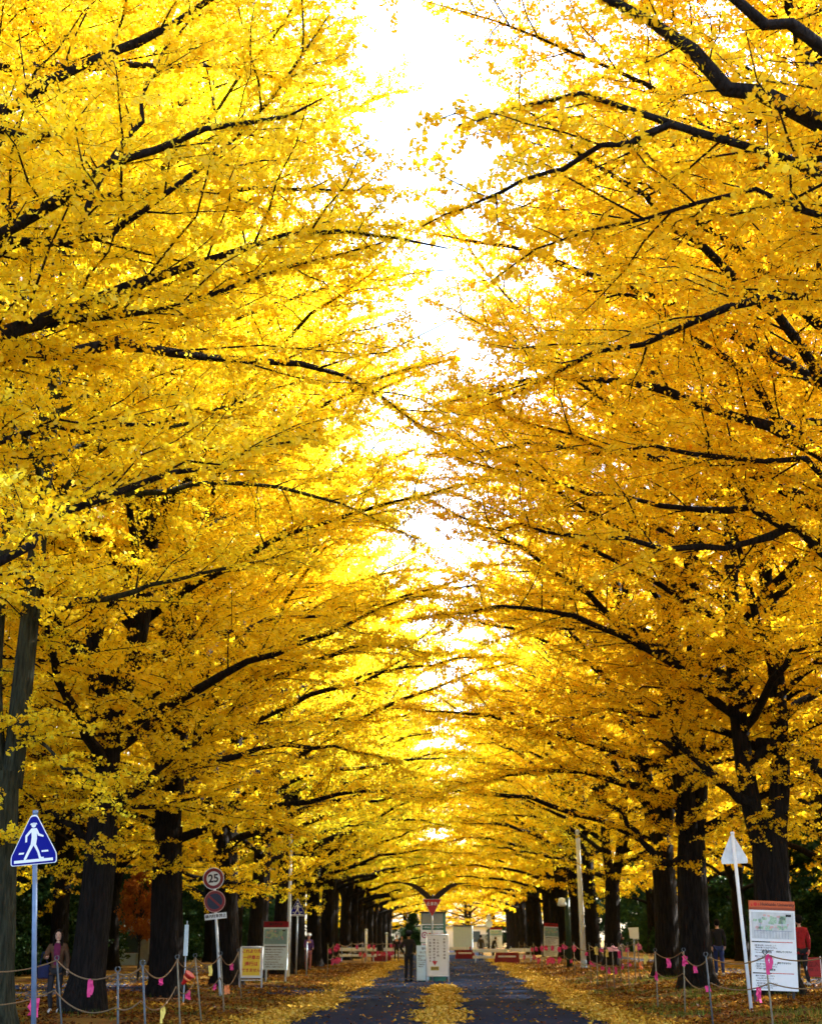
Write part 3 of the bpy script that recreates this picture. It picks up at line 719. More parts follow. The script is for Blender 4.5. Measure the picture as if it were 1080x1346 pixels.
BRONZE = mat('dark_bronze', (.022, .012, .009), .6, .2, var=.25, scale=10)
PLASTIC_R = mat('red_plastic', (.36, .010, .012), .35, var=.08)
SKIN = mat('skin', (.56, .34, .25), .55, var=.06, scale=20)
HAIR = mat('hair', (.010, .007, .006), .85, spec=.1, var=.3, scale=50)

# ---- crossing signs
TRI = [(-.345, -.20), (-.345, -.07), (-.045, .50), (.045, .50), (.345, -.07), (.345, -.20)]
def crossing_sign(label, loc, rz, pole_h, size=1.0, back=False, group=None, polemat=None):
    t = thing('crossing_sign', label, 'road sign', loc, rz, group); m = polemat or STEEL
    B().tube([(0, 0, -.2), (0, 0, pole_h)], .036, 12).lathe([(.038, 0), (.042, .01), (.040, .05), (.01, .055)], (0, 0, pole_h), 12).build('pole', m, t, True)
    k = size; zc = pole_h - .52 * k
    s = -1 if not back else 1                                       # back=True: the picture looks away from the camera
    f = .044 * s
    pl = B().prism([(x * k, zc + z * k) for x, z in round_poly(TRI, .04)], f, f + .004 * s).build('sign_plate', WHITE_D if back else SIGNW, t)
    c = np.array([0, .02])
    ins = [((np.array(p) - c) * .955 + c) for p in TRI]
    B().prism([(x * k, zc + z * k) for x, z in round_poly(ins, .035)], f + .006 * s, f + .009 * s).build('blue_field', BLUE, pl)
    g = B(); y0, y1 = f + .011 * s, f + .014 * s
    def P(pts): g.prism([(x * k * 1.0, zc + z * k) for x, z in pts], y0, y1)
    P(disc_pts(.036, 14, .0, .355)); P([(-.055, .362), (.055, .362), (.04, .385), (-.04, .385)])    # head and hat brim
    P([(-.035, .31), (.045, .31), (.05, .16), (.035, .08), (-.045, .08), (-.03, .18)])                # trunk
    P([(-.035, .31), (-.03, .26), (-.095, .20), (-.10, .12), (-.125, .12), (-.125, .215)])            # arm back
    P([(.045, .31), (.085, .23), (.15, .20), (.145, .175), (.065, .20), (.045, .25)])                 # arm front
    P([(-.045, .085), (.01, .085), (-.06, -.03), (-.105, -.115), (-.14, -.135), (-.145, -.11)])       # leg back
    P([(-.01, .085), (.035, .085), (.085, -.02), (.11, -.10), (.155, -.105), (.15, -.13), (.085, -.13), (.055, -.03)])
    P([(-.215, -.02), (-.14, -.02), (-.15, -.045), (-.225, -.045)]); P([(.12, -.01), (.215, -.01), (.225, -.035), (.12, -.035)])
    P([(-.29, -.165), (.29, -.165), (.29, -.125), (-.29, -.125)])
    g.build('walking_figure', SIGNW, pl)
    br = B(); 
    for z in (-.08, .18): br.box((0, f * .5, zc + z * k), (.10, .030, .03)).tube([(-.05, 0, zc + z * k), (.05, 0, zc + z * k)], .012, 8)
    br.build('bracket', m, t)
    return t
d = 19.6; p = at(45, 1375, d)
crossing_sign('blue triangular pedestrian crossing sign on a grey pole at the left edge', (p[0], d, float(gz(p[0]))), R(-6), 3.25, polemat=mat('blue_grey_pole', (.13, .20, .34), .45, .2, var=.15, scale=9)).rotation_euler[1] = R(-4.6)
p = gp(389, 1281)
crossing_sign('small distant blue triangular crossing sign behind the thin pole on the left', p, R(4), 3.1, .95)
p = gp(987, 1329)
pb = p
crossing_sign('white back of a triangular road sign on a white leaning pole before the orange-headed board', p, R(8), 3.38, .80, back=True, polemat=WHITE).rotation_euler[1] = R(-2.2)
p = gp(728, 1254); 
crossing_sign('small grey back of a triangular sign above the distant white map board on the right', p, R(5), 4.0, .95, back=True)

# ---- speed limit and no parking sign
p = gp(290, 1309); t = thing('speed_limit_sign', 'round 25 speed limit sign above a dark no-parking disc on one white pole', 'road sign', p, R(-2)); t.rotation_euler[1] = R(-6)
B().tube([(0, 0, -.2), (0, 0, 3.36)], .04, 12).build('pole', WHITE, t, True)
def disc_sign(nm, zc, r, m_rim, m_ring, ring):
    a = B().prism(disc_pts(r, 40, 0, zc), -.046, -.050).build(nm, m_rim, t)
    B().prism(disc_pts(r * .93, 40, 0, zc), -.052, -.055).build('ring', m_ring, a); return a
a = disc_sign('speed_disc', 3.12, .30, SIGNW, DKRED, 0)
B().prism(disc_pts(.195, 40, 0, 3.12), -.057, -.059).build('white_field', SIGNW, a)
lettering([('25', .30, 0, 3.115, 'CENTER')], mat('numeral_blue', (.012, .014, .05), .4), a, -.061, bold=.05)
a = disc_sign('no_parking_disc', 2.50, .30, mat('faded_pink_rim', (.55, .30, .28), .4), DKRED, 0)
B().prism(disc_pts(.215, 40, 0, 2.50), -.057, -.059).build('blue_field', NAVY, a)
B().box((0, -.062, 2.50), (.43, .003, .055), (0, R(45), 0)).build('slash', DKRED, a)
a = B().box((0, -.049, 2.10), (.62, .006, .16), bev=.002).build('supplementary_plate', SIGNW, t)
lettering([('構内駐車禁止', .098, 0, 2.10, 'CENTER')], BLACK, a, -.0535, bold=.03)
bb = B()
for z in (3.2, 3.0, 2.6, 2.4, 2.1): bb.box((0, -.022, z), (.12, .048, .025))
bb.build('bracket', STEEL, t)

# ---- boards with a map
def map_lines(b, w, z0, z1, y, seed):
    r = random.Random(seed)
    h = z1 - z0
    g1, g2, g3, g4 = B(), B(), B(), B()
    for _ in range(22):
        x = r.uniform(-w * .46, w * .30); z = z0 + h * r.uniform(.36, .9); a = r.uniform(.03, .10) * w
        g1.prism([(x - a, z - a * .5), (x + a * .8, z - a * .6), (x + a, z + a * .5), (x - a * .7, z + a * .6)], y, y - .0012)
    for _ in range(16):
        x = r.uniform(-w * .42, w * .38); z = z0 + h * r.uniform(.3, .92); a = r.uniform(.015, .04) * w
        g2.prism([(x - a, z - a * .6), (x + a, z - a * .6), (x + a, z + a * .6), (x - a, z + a * .6)], y - .002, y - .003)
    for k in range(12):
        x = -w * .44 + w * .80 * k / 11; g3.box((x, y - .0045, z0 + h * .16), (.005, .001, h * r.uniform(.22, .34)))
    g3.box((-.0, y - .0065, z0 + h * .30), (w * .9, .001, .007)); g3.box((w * .22, y - .0065, z0 + h * .6), (.008, .001, h * .55)); g3.box((-w * .3, y - .0065, z0 + h * .55), (.006, .001, h * .5))
    g4.box((w * .38, y - .0085, z1 - h * .09), (w * .13, .001, h * .09)); 
    g1.build('map_green', mat('map_green', (.36, .58, .46), .5, var=.3, scale=30), b); g2.build('map_buildings', mat('map_pink', (.66, .44, .46), .5), b)
    g3.build('map_streets', mat('map_blue', (.16, .24, .42), .5), b); g4.build('map_legend', BLACK, b)
def rows(w, zs, size, seed, x0=None):
    """lines of small print"""
    r = random.Random(seed); it = []
    src = ['歩行者優先の構内です', '自転車は押して歩きましょう', '車両の乗り入れはできません', 'Please walk on the footpath.', 'No smoking on campus.', '構内では徐行してください', 'ごみは持ち帰りましょう', 'Keep the avenue clean.', '落ち葉で滑りやすくなります', '工事中につき通行できません']
    for k, z in enumerate(zs):
        it.append((src[(k + seed) % len(src)], size, (-w * .42 if x0 is None else x0) + .02 * w * (k % 2), z, 'LEFT'))
    return it
p = gp(1019, 1317); sx = p[0]; d0 = p[1]
t = thing('information_board', 'tall white information board with an orange header and a campus map', 'information board', p, R(4)); t.rotation_euler[1] = R(2.0)
W_, Z0, Z1 = .98, .22, 2.03
a = B().box((0, 0, (Z0 + Z1) / 2), (W_, .05, Z1 - Z0), bev=.004).build('board', SIGNW, t)
h = B().box((0, -.004, Z1 - .09), (W_ + .006, .052, .19), bev=.003).build('header', ORANGE, t)
B().box((0, -.0325, Z1 - .155), (W_ + .004, .004, .05)).build('header_stripe', mat('header_brown', (.30, .055, .015), .5), h)
lettering([('Hokkaido University', .088, .115, Z1 - .068, 'CENTER')], mat('dark_print', (.06, .008, .006), .5), h, -.0325, bold=.04)
g = B(); g.prism(disc_pts(.04, 20, -.36, Z1 - .07), -.031, -.034); g.prism([(-.46, Z1 - .11), (-.42, Z1 - .11), (-.44, Z1 - .04)], -.031, -.034); g.prism([(-.30, Z1 - .10), (-.27, Z1 - .10), (-.27, Z1 - .05), (-.30, Z1 - .05)], -.031, -.034)
g.build('emblem', mat('emblem_red', (.55, .015, .01), .5), h)
mp_ = B().box((0, -.027, 1.53), (W_ - .07, .004, .54)).build('map', mat('map_paper', (.55, .63, .70), .5, var=.12, scale=9), t)
map_lines(mp_, W_ - .08, 1.265, 1.79, -.031, 4)
g = B(); g.box((-.27, -.028, 1.195), (.40, .004, .022)).box((-.27, -.028, .565), (.40, .004, .022)).build('black_bar', BLACK, t)
g = B(); g.box((.17, -.028, 1.197), (.48, .004, .016)).box((.17, -.028, .567), (.48, .004, .016)).build('red_bar', mat('bar_red', (.55, .10, .09), .5), t)
INK = mat('grey_ink', (.10, .11, .16), .5)
lettering(rows(W_, [1.12, 1.075, 1.03, .98, .90, .855, .81, .745, .70, .655], .036, 1), INK, t, -.028, depth=.0015, bold=.03)
lettering(rows(W_, [.51, .46, .415, .36, .315, .27], .034, 5), INK, t, -.028, depth=.0015, bold=.03)
lettering([('歩行者優先', .042, -.26, 1.0, 'LEFT'), ('徐行してください', .042, .05, 1.0, 'LEFT'), ('通行できません', .042, .06, .775, 'LEFT'), ('構内全面禁煙', .042, -.24, .655 - .02, 'LEFT')], BLACK, t, -.0295, depth=.0015, bold=.05)
for x in (-.42, .40): B().box((x, .055, .5), (.05, .05, 1.3)).box((x, .27, .14), (.04, .40, .03)).tube([(x, .08, 1.0), (x, .48, .0)], .018, 6).build('leg', mat('dark_stand', (.03, .03, .035), .6), t)

def far_map_board(label, loc, rz, ww, z0, z1, head, seed, roll=0, body=None):
    t = thing('map_board', label, 'information board', loc, rz); t.rotation_euler[1] = roll
    B().box((0, 0, (z0 + z1) / 2), (ww, .05, z1 - z0), bev=.004).build('board', body or PALEB, t)
    hd = B().box((0, -.004, z1 - .10), (ww + .004, .052, .2), bev=.003).build('header', head, t)
    lettering([('構内案内図', .11, 0, z1 - .1, 'CENTER')], BLACK, hd, -.032, bold=.03)
    m_ = B().box((0, -.027, z1 - .52), (ww - .08, .004, .52)).build('map', mat('map_teal', (.22, .40, .46), .5, var=.25, scale=8), t)
    map_lines(m_, ww - .1, z1 - .77, z1 - .27, -.031, seed)
    B().box((0, -.028, z1 - .87), (ww * .86, .004, .035)).build('black_bar', NAVY, t)
    lettering(rows(ww, list(np.arange(z1 - .97, z0 + .05, -.085)), .06, seed), INK, t, -.028, depth=.0015, bold=.04)
    for x in (-ww * .40, ww * .40): B().box((x, .055, (z0 + .3) / 2), (.05, .05, z0 + .5)).build('leg', STEEL, t)
    return t
p = gp(361, 1291); far_map_board('pale blue map board with a dark red header beside the thin pole on the left', p, R(-24), 1.02, .42, 2.08, DKRED, 2, R(0))
p = gp(724, 1262); far_map_board('distant white map board with a red header leaning beside the trunks on the right', p, R(18), 1.02, .22, 2.2, PLASTIC_R, 3, R(3), WHITE_D)
p = gp(652, 1253); far_map_board('small white panel with a dark red top far down the right verge', p, R(8), 1.25, .5, 2.5, DKRED, 6, 0, WHITE)

# ---- yellow A-frame notice
def a_frame(name, label, loc, rz, ww, h, leg, face_m, lines, ink, fr_m, tilt=R(8)):
    t = thing(name, label, 'notice board', loc, rz)
    f = B()
    for s in (-1, 1):
        f.tube([(s * ww / 2, 0, 0), (s * ww / 2, h * math.sin(tilt), h)], .022, 8)
        f.tube([(s * ww / 2, .32, 0), (s * ww / 2, h * math.sin(tilt) + .03, h)], .018, 8)
    for z in (leg, h): f.tube([(-ww / 2, z * math.sin(tilt), z), (ww / 2, z * math.sin(tilt), z)], .022, 8)
    f.tube([(-ww / 2, .28, .25), (ww / 2, .28, .25)], .014, 8)
    f.build('frame', fr_m, t, True)
    q = B().box((0, 0, (h + leg) / 2), (ww - .05, .012, h - leg - .05), bev=.002).build('panel', face_m, t)
    q.rotation_euler = (-tilt, 0, 0); 
    for i in range(len(lines)): pass
    return t, q
p = gp(329, 1300)
t, q = a_frame('notice_board', 'yellow notice with red writing in a white frame on the left verge', p, R(5), .68, 1.24, .34, mat('white_card', (.78, .76, .66), .5), [], RED, WHITE)
y_ = B().box((0, -.008, .80), (.54, .004, .80)).build('yellow_sheet', YELLOW, q)
lettering([('これより先', .122, 0, 1.12, 'CENTER'), ('一般車の', .132, 0, .93, 'CENTER'), ('通行は', .142, 0, .735, 'CENTER'), ('できません', .118, 0, .55, 'CENTER')], mat('red_ink', (.50, .04, .01), .5), y_, -.0125, bold=.05)

# ---- the sign group in the middle of the road
p = gp(569, 1291); cx, cyy = p[0], p[1]
t = thing('sign_cabinet', 'teal cabinet in the middle of the road faced with a green and white notice panel', 'cabinet', (cx, cyy + .75, .008), R(3))
B().box((.02, .25, 1.22), (.92, .5, 2.44), bev=.01).build('body', TEAL, t)
B().box((.0, .24, 2.47), (1.0, .6, .06), bev=.01).build('lid', mat('lid_dark', (.05, .05, .05), .5), t)
B().box((-.02, -.012, 2.25), (.80, .02, .36), bev=.003).build('top_panel', GREYP, t)
n_ = B().box((-.04, -.018, 1.72), (.86, .03, .66), bev=.004).build('notice_panel', SIGNW, t)
B().box((-.23, -.036, 1.92), (.36, .004, .17)).box((.19, -.036, 1.92), (.42, .004, .17)).build('green_block', GREEN, n_)
lettering([('一時停止', .085, -.23, 1.92, 'CENTER'), ('許可証提示', .08, .19, 1.92, 'CENTER')], SIGNW, n_, -.0395, bold=.02)
g = B(); ring = disc_pts(.115, 28, -.32, 1.65); g.prism(ring, -.035, -.038); g.build('round_mark', mat('mark_purple', (.30, .03, .16), .5), n_)
B().prism(disc_pts(.075, 28, -.32, 1.65), -.040, -.042).build('mark_field', SIGNW, n_)
B().prism(disc_pts(.035, 16, -.32, 1.65), -.044, -.046).build('mark_centre', mat('mark_purple', (.3, .03, .16)), n_)
lettering([('構内は25km以下', .088, .14, 1.685, 'CENTER')], RED, n_, -.0355, bold=.03)
lettering([('歩行者優先でお願いします', .046, .14, 1.58, 'CENTER')], mat('mark_purple', (.3, .03, .16)), n_, -.0355, bold=.02)
t2 = B().box((-.27, -.018, 1.22), (.36, .02, .28), bev=.003).build('side_notice', SIGNW, t)
lettering([('注意', .13, -.27, 1.27, 'CENTER')], RED, t2, -.0295, bold=.03); lettering([('車両進入', .06, -.27, 1.15, 'CENTER')], NAVY, t2, -.0295)
# stop sign
t = thing('stop_sign', 'red inverted triangular stop sign standing over the cabinet in the road', 'road sign', (cx - .03, cyy + .55, .008), R(2))
B().tube([(0, 0, 0), (0, 0, 2.93)], .035, 12).build('pole', STEEL, t, True)
TZ = 2.95
pl = B().prism(round_poly([(-.36, TZ), (.36, TZ), (0, TZ - .66)], .04), -.040, -.044).build('sign_plate', SIGNW, t)
f_ = B().prism(round_poly([(-.345, TZ - .008), (.345, TZ - .008), (0, TZ - .642)], .04), -.046, -.049).build('red_field', RED, pl)
lettering([('止まれ', .145, 0, TZ - .18, 'CENTER')], SIGNW, f_, -.051, bold=.03)
# lamp post with two curved arms
t = thing('twin_arm_post', 'post with two dark curved arms spread like wings above the red triangle', 'post', (cx - .02, cyy + .95 + .55, .008), 0)
B().tube([(0, 0, 0), (0, 0, 3.15)], [.075, .055], 12).build('pole', BRONZE, t, True)
for s, zt, xt in ((-1, 3.62, 1.44), (1, 3.56, 1.36)):
    ar = B()
    pts = resample([(.02 * s, 0, 2.92), (.36 * s, 0, 3.22), (.80 * s, 0, 3.50), (xt * s, 0, zt)], 14)
    up, lo = [], []
    tg = nrm(np.gradient(pts, axis=0))
    for i, (q, g_) in enumerate(zip(pts, tg)):
        wd = (.088 * math.sin(math.pi * min(1, .35 + i / 20)) + .02) * (1 - (i / 13) ** 3 * .85)
        nn = np.array([-g_[2], 0, g_[0]]) * s
        up.append((q[0] + nn[0] * wd, q[2] + nn[2] * wd)); lo.append((q[0] - nn[0] * wd, q[2] - nn[2] * wd))
    ar.prism(up + lo[::-1], -.05, .05); ar.build('arm', BRONZE, t)
# white A board with upright writing
t, q = a_frame('notice_board', 'white board with upright lines of writing leaning before the cabinet in the road', (cx + .17, cyy, .008), R(3), .82, 1.66, .20, SIGNW, [], BLACK, WHITE, R(6))
def vert(s, size, x, z): return [(c, size, x, z - k * size * 1.32, 'CENTER') for k, c in enumerate(s)]
lettering(vert('お知らせ案内所', .085, .26, 1.50) + vert('これより構内', .085, .02, 1.48) + vert('車両の通行規制中', .080, -.12, 1.48) + vert('一旦停止願います', .082, -.27, 1.48), mat('ink_navy', (.02, .025, .06), .5), q, -.008, bold=.04)
B().prism([(-.20, .73), (0, .73), (-.10, .57)], -.008, -.011).build('red_triangle', RED, q)
b_ = B().box((-.10, -.009, .47), (.30, .004, .13)).build('yellow_block', mat('olive_yellow', (.42, .36, .04), .5), q)
lettering([('許可車', .08, -.10, .47, 'CENTER')], mat('olive_ink', (.12, .09, .01), .5), b_, -.0125, bold=.03)
# pale blue board
t = thing('notice_board', 'pale blue board standing left of the white one against the cabinet', 'notice board', (cx - .38, cyy + .32, .008), R(6))
q = B().box((0, .06, .66), (.46, .03, 1.24), (R(-4), 0, 0), bev=.003).build('panel', PALEB, t)
B().box((-.19, .12, .06), (.03, .12, .12)).box((.19, .12, .06), (.03, .12, .12)).build('foot', STEEL, t)
bl = B().box((.0, .025, .2), (.44, .006, .26), (R(-4), 0, 0)).build('blue_block', mat('mid_blue', (.03, .12, .34), .5, var=.3, scale=12), t)
lettering([('受付', .10, .06, 1.16, 'CENTER'), ('はこちら', .085, .06, 1.03, 'CENTER')] + [(s, .05, -.18, .90 - k * .075, 'LEFT') for k, s in enumerate(['構内徐行の', 'お願い', '歩行者に注意', 'してください', '工事車両は', '守衛所へ'])], NAVY, t, -.005, bold=.03).rotation_euler = (R(-4), 0, 0)

# ---- poles
p = gp(767, 1273)
t = thing('white_pole', 'tall white pole rising into the leaves at the right side of the road', 'pole', p, 0); t.rotation_euler[1] = R(-.6)
B().tube([(0, 0, -.2), (0, 0, 6.1)], [.135, .10], 16).build('shaft', WHITE, t, True)
B().lathe([(.19, 0), (.19, .05), (.15, .07), (.14, .35)], S=16).build('base', STEEL, t)
B().lathe([(.115, 0), (.12, .03), (.10, .10), (.03, .14)], (0, 0, 6.1), 16).build('cap', WHITE_D, t, True)
p = gp(378, 1285)
t = thing('thin_pole', 'thin pale pole standing beside the map board on the left', 'pole', p, 0)
B().tube([(0, 0, -.2), (0, 0, 5.6)], [.085, .055], 12).build('shaft', WHITE_D, t, True)
B().tube([(0, 0, 5.5), (.15, 0, 5.85), (.7, 0, 5.95)], .03, 8, 8).build('arm', WHITE_D, t, True)
B().box((.85, 0, 5.93), (.42, .16, .08), bev=.02).build('lamp_head', WHITE_D, t)
p = gp(748, 1271)
t = thing('street_lamp', 'dark green post with a white lamp beside the tall white pole on the right', 'lamp', p, 0)
B().tube([(0, 0, -.2), (0, 0, 3.3)], [.15, .13], 14).build('post', mat('post_green', (.008, .035, .022), .6, var=.2), t, True)
B().tube([(0, 0, 3.1), (-.25, -.15, 3.15)], .03, 8).build('bracket', STEEL, t)
B().lathe([(.05, .34), (.16, .30), (.20, .12), (.24, 0), (.20, -.06), (.05, -.08)][::-1], (-.28, -.16, 2.95), 16).build('lamp_shade', WHITE, t, True)
p = gp(643, 1252)
t = thing('round_sign', 'distant post with two small pale round signs on the right verge', 'road sign', p, 0)
B().tube([(0, 0, -.2), (0, 0, 3.7)], .05, 10).build('pole', mat('post_dark', (.02, .02, .03), .6), t, True)
for z, r_ in ((3.0, .40), (3.62, .30)): B().prism(disc_pts(r_, 28, 0, z), -.055, -.06).build('disc', WHITE_D, t)
B().prism(disc_pts(.2, 24, 0, 3.0), -.062, -.064).build('mark', PALEB, t)
p = gp(834, 1271)
t = thing('small_sign', 'small plain white square sign on a post among the fence posts on the right', 'sign', p, R(-6))
B().tube([(0, 0, -.2), (0, 0, 1.6)], .03, 8).build('pole', STEEL, t, True)
B().prism([(-.17, 1.24), (.24, 1.18), (.24, 1.72), (-.24, 1.70), (-.20, 1.58)], -.034, -.044).build('panel', SIGNW, t)
p = gp(1071, 1297)
t = thing('folding_sign', 'small red folding sign on the path beside the red-jacketed person', 'sign', p, R(-14))
for s in (-1, 1):
    q = B().box((0, 0, .0), (.42, .012, .50), bev=.003).build('panel', PLASTIC_R, t); q.location = (0, s * .09, .50); q.rotation_euler = (R(-12 * -s), 0, 0)
    B().tube([(-.19, s * .20, 0), (-.19, s * .04, .78)], .014, 6).tube([(.19, s * .20, 0), (.19, s * .04, .78)], .014, 6).build('leg', WHITE, t)
lettering([('立入', .15, 0, .57, 'CENTER'), ('禁止', .15, 0, .40, 'CENTER')], mat('sign_dark_ink', (.2, .01, .01), .5), t, -.118, bold=.03).rotation_euler = (R(0), 0, 0)

# ------------------------------------------------------------------ rope fences
def post_mesh(h, m, dark=False):
    b = B(); b.tube([(0, 0, -.15), (0, 0, h)], .015, 8)
    return b.mesh('post_shaft', m, True)
PM = {k: post_mesh(1.2, m) for k, m in (('pale', WOODP), ('steel', mat('dull_steel', (.07, .085, .10), .6, 0, var=.3, scale=14)))}
hk = B(); 
ang = np.linspace(0, 2 * math.pi, 13); hk.tube([(.035 * math.cos(a), 0, .035 * math.sin(a)) for a in ang], .009, 6)
HOOK = hk.mesh('hook', mat('dull_steel', (.07, .085, .10)), True)
def fence_post(label, p, kind='pale', lean=(0, 0), h=1.2, group=None):
    t = thing('fence_post', label, 'fence post', p, 0, group); t.rotation_euler = (lean[0], lean[1], 0)
    s = link('shaft', PM[kind], t); s.scale = (1, 1, h / 1.2)
    k = link('hook', HOOK, t); k.location = (0, 0, h + .03)
    return t
def rope(label, pts, sag, group, rad=.011):
    P = []
    for a, b in zip(pts[:-1], pts[1:]):
        a, b = np.array(a), np.array(b); n = 10; s_ = sag * np.linalg.norm(b - a) ** .5
        for k in range(n):
            u = k / n; q = a + (b - a) * u; q[2] -= s_ * 4 * u * (1 - u); P.append(q)
    P.append(np.array(pts[-1])); P = np.array(P); c = P[0].copy()
    t = tag(B().tube(P - c, rad, 6).build('rope', ROPE, None, True), label, 'rope', group); t.location = c
    return P
def tape_mesh(m, w, h, seed, n=2):
    r = random.Random(seed); b = B()
    b.ball((0, 0, 0), w * .36, (1, .8, .8), 8)
    for k in range(n):
        x = (k - (n - 1) / 2) * w * .8; hh = h * r.uniform(.65, 1); z0 = 0; prev = None
        pts = [(x + r.uniform(-.3, .3) * w, r.uniform(-.25, .25) * w, -hh * q / 4) for q in range(5)]
        L = [b.bm.verts.new((q[0] - w / 2 * (1 - .3 * (i % 2)), q[1] - .004, q[2])) for i, q in enumerate(pts)]
        Rr_ = [b.bm.verts.new((q[0] + w / 2, q[1] + .006, q[2])) for q in pts]
        L2 = [b.bm.verts.new((v.co.x, v.co.y + .004, v.co.z)) for v in L]; R2 = [b.bm.verts.new((v.co.x, v.co.y + .004, v.co.z)) for v in Rr_]
        for i in range(4):
            b.bm.faces.new((L[i], Rr_[i], Rr_[i + 1], L[i + 1])); b.bm.faces.new((L2[i], L2[i + 1], R2[i + 1], R2[i]))
            b.bm.faces.new((L[i], L[i + 1], L2[i + 1], L2[i])); b.bm.faces.new((Rr_[i], R2[i], R2[i + 1], Rr_[i + 1]))
        b.bm.faces.new((L[0], L2[0], R2[0], Rr_[0])); b.bm.faces.new((L[4], Rr_[4], R2[4], L2[4]))
    return b.mesh('ribbon', m, False)
TAPES = {}
def ribbon(label, p, m, w=.05, h=.28, seed=0, group=None, n=2):
    k = (m.name, w, h, seed % 4, n)
    if k not in TAPES: TAPES[k] = tape_mesh(m, w, h, seed, n)
    o = link('ribbon', TAPES[k]); o.location = [float(v) for v in p]; o.rotation_euler = (0, 0, (seed * 1.3) % .8 - .4)
    return tag(o, label, 'ribbon', group)

LP_ = []
LG, RG = 'rope fence posts on the left verge', 'rope fence posts on the right verge'
spec = [(88, 22.0, 'steel', 'steel fence post with a ring top right beside the standing woman', (0, R(-3))),
        (161, 19.4, 'steel', 'short leaning fence post in front of the thick forked ginkgo trunk', (0, R(2))),
        (198, 19.2, 'steel', 'greenish fence post with a ring top between the two left trunks', (0, 0)),
        (240, 24.5, 'pale', 'pale fence post carrying the red cone on the left verge', (0, R(.5))),
        (267, 27.0, 'pale', 'pale fence post just right of the red cone', (0, R(-2.5))),
        (296, 30.0, 'pale', 'thin fence post right behind the pole of the speed sign', (0, 0)),
        (318, 36.5, 'pale', 'thin fence post hidden behind the yellow notice', (0, 0))]
for px, d, k, lab, ln in spec:
    q = at(px, 1300, d); g_ = np.array([q[0], d, float(gz(q[0]))]); hh = 1.1 if px == 161 else 1.2
    fence_post(lab, g_, k, (ln[0], ln[1] - R(6)), hh, LG); LP_.append(g_ + np.array([math.sin(ln[1] - R(6)) * hh, 0, hh - .02]))
q0 = at(-60, 1300, 21.0); first = np.array([q0[0], 21.0, 1.15])
UL = rope('upper brown rope sagging between the fence posts on the left verge', [first] + LP_, .10, 'ropes on the left verge')
LL = rope('lower brown rope near the ground along the left fence posts', [first - [0, 0, .5]] + [v - np.array([0, 0, .45]) for v in LP_], .10, 'ropes on the left verge')
def near(P, px):
    """point of a rope seen at column px"""
    best = min(P, key=lambda v: abs(PCX + F * np.dot(v - EYE, RT) / np.dot(v - EYE, FW) - px)); return best
for k, (px, P, m, w_, h_, lab) in enumerate([
    (120, UL, PINK, .06, .30, 'bright pink ribbon on the rope before the thick forked trunk'), (211, UL, PINK, .045, .16, 'small pink ribbon on the upper rope right of the greenish post'),
    (214, LL, YTAPE, .05, .30, 'pale yellow ribbon on the lower rope right of the greenish post'), (50, LL, PINK, .10, .40, 'large pink ribbon at the foot of the blue crossing sign'),
    (277, UL, YTAPE, .05, .34, 'pale yellow ribbon hanging left of the speed sign pole'), (281, LL, PINK, .06, .16, 'small pink ribbon on the lower rope left of the speed sign pole'),
    (304, UL, PINK, .06, .18, 'pink ribbon on the rope left of the yellow notice'), (300, LL, OTAPE, .08, .30, 'orange ribbon hanging low left of the yellow notice'), (247, LL, PINK, .07, .22, 'pink ribbon below the red cone')]):
    ribbon(lab, near(P, px) + np.array([0, -.02, 0]), m, w_ * .8, h_ * .85, k, 'ribbons on the left ropes')
cp = LP_[3]
t = thing('plastic_cone', 'red plastic cone tied sideways to a fence post on the left verge', 'cone', cp + np.array([.15, -.02, -.36]), 0)
t.rotation_euler = (R(10), R(38), 0); t.scale = (.68, .68, .68)
B().lathe([(.02, 0), (.045, .01), (.05, .06), (.13, .30), (.15, .31), (.15, .335), (.12, .335)], (0, 0, -.1), 20).build('cone', PLASTIC_R, t, True)
B().lathe([(.098, .17), (.118, .23)], (0, 0, -.098), 20).build('band', OTAPE, t, True)

RP_ = []
spec = [(1112, 21.0, 'fence post outside the right edge holding the rope before the board'), (1012, 22.5, 'thin fence post standing in front of the orange-headed board'),
        (934, 24.3, 'white fence post left of the white back of a sign'), (898, 29.5, 'pale fence post with a big pink ribbon before the lone verge trunk'),
        (863, 31.5, 'pale fence post with a red ribbon left of the lone verge trunk')]
far_posts = [(840, 46.5), (834, 44.5), (825, 42.0), (815, 46.5), (806, 42.5), (796, 44.0), (784, 45.5), (776, 50.0), (755, 57.0), (741, 64.0), (712, 66), (702, 74.0), (690, 82), (682, 92)]
for k, (px, d, lab) in enumerate(spec):
    q = at(px, 1300, d); g_ = np.array([q[0], d, float(gz(q[0]))]); h_ = 1.22
    fence_post(lab, g_, 'steel' if px == 934 else 'pale', (0, R(-2.5) if px in (934,) else R(-2) if px == 1012 else R(2 if px == 898 else 0)), h_, RG); RP_.append(g_ + np.array([0, 0, h_ - .02]))
RF_ = []
for k, (px, d) in enumerate(far_posts):
    q = at(px, 1270, d); g_ = np.array([q[0], d, float(gz(q[0]))])
    lab = 'thin pale post of the ribboned fence %s' % ('left of the lone verge trunk' if k < 8 else 'beyond the white tall white pole')
    fence_post(lab, g_, 'pale', (0, R([-1, 1, .5, -1.5][k % 4])), 1.25, 'clustered fence posts on the right' if k < 8 else 'far fence posts on the right'); RF_.append(g_ + np.array([0, 0, 1.2]))
UR = rope('upper rope of the fence passing in front of the orange-headed board', RP_, .09, 'ropes on the right verge')
LR_ = rope('lower rope of the fence passing in front of the orange-headed board', [v - np.array([0, 0, .42]) for v in RP_], .08, 'ropes on the right verge')
order = sorted(RF_[:8], key=lambda v: -v[0]) + RF_[8:]
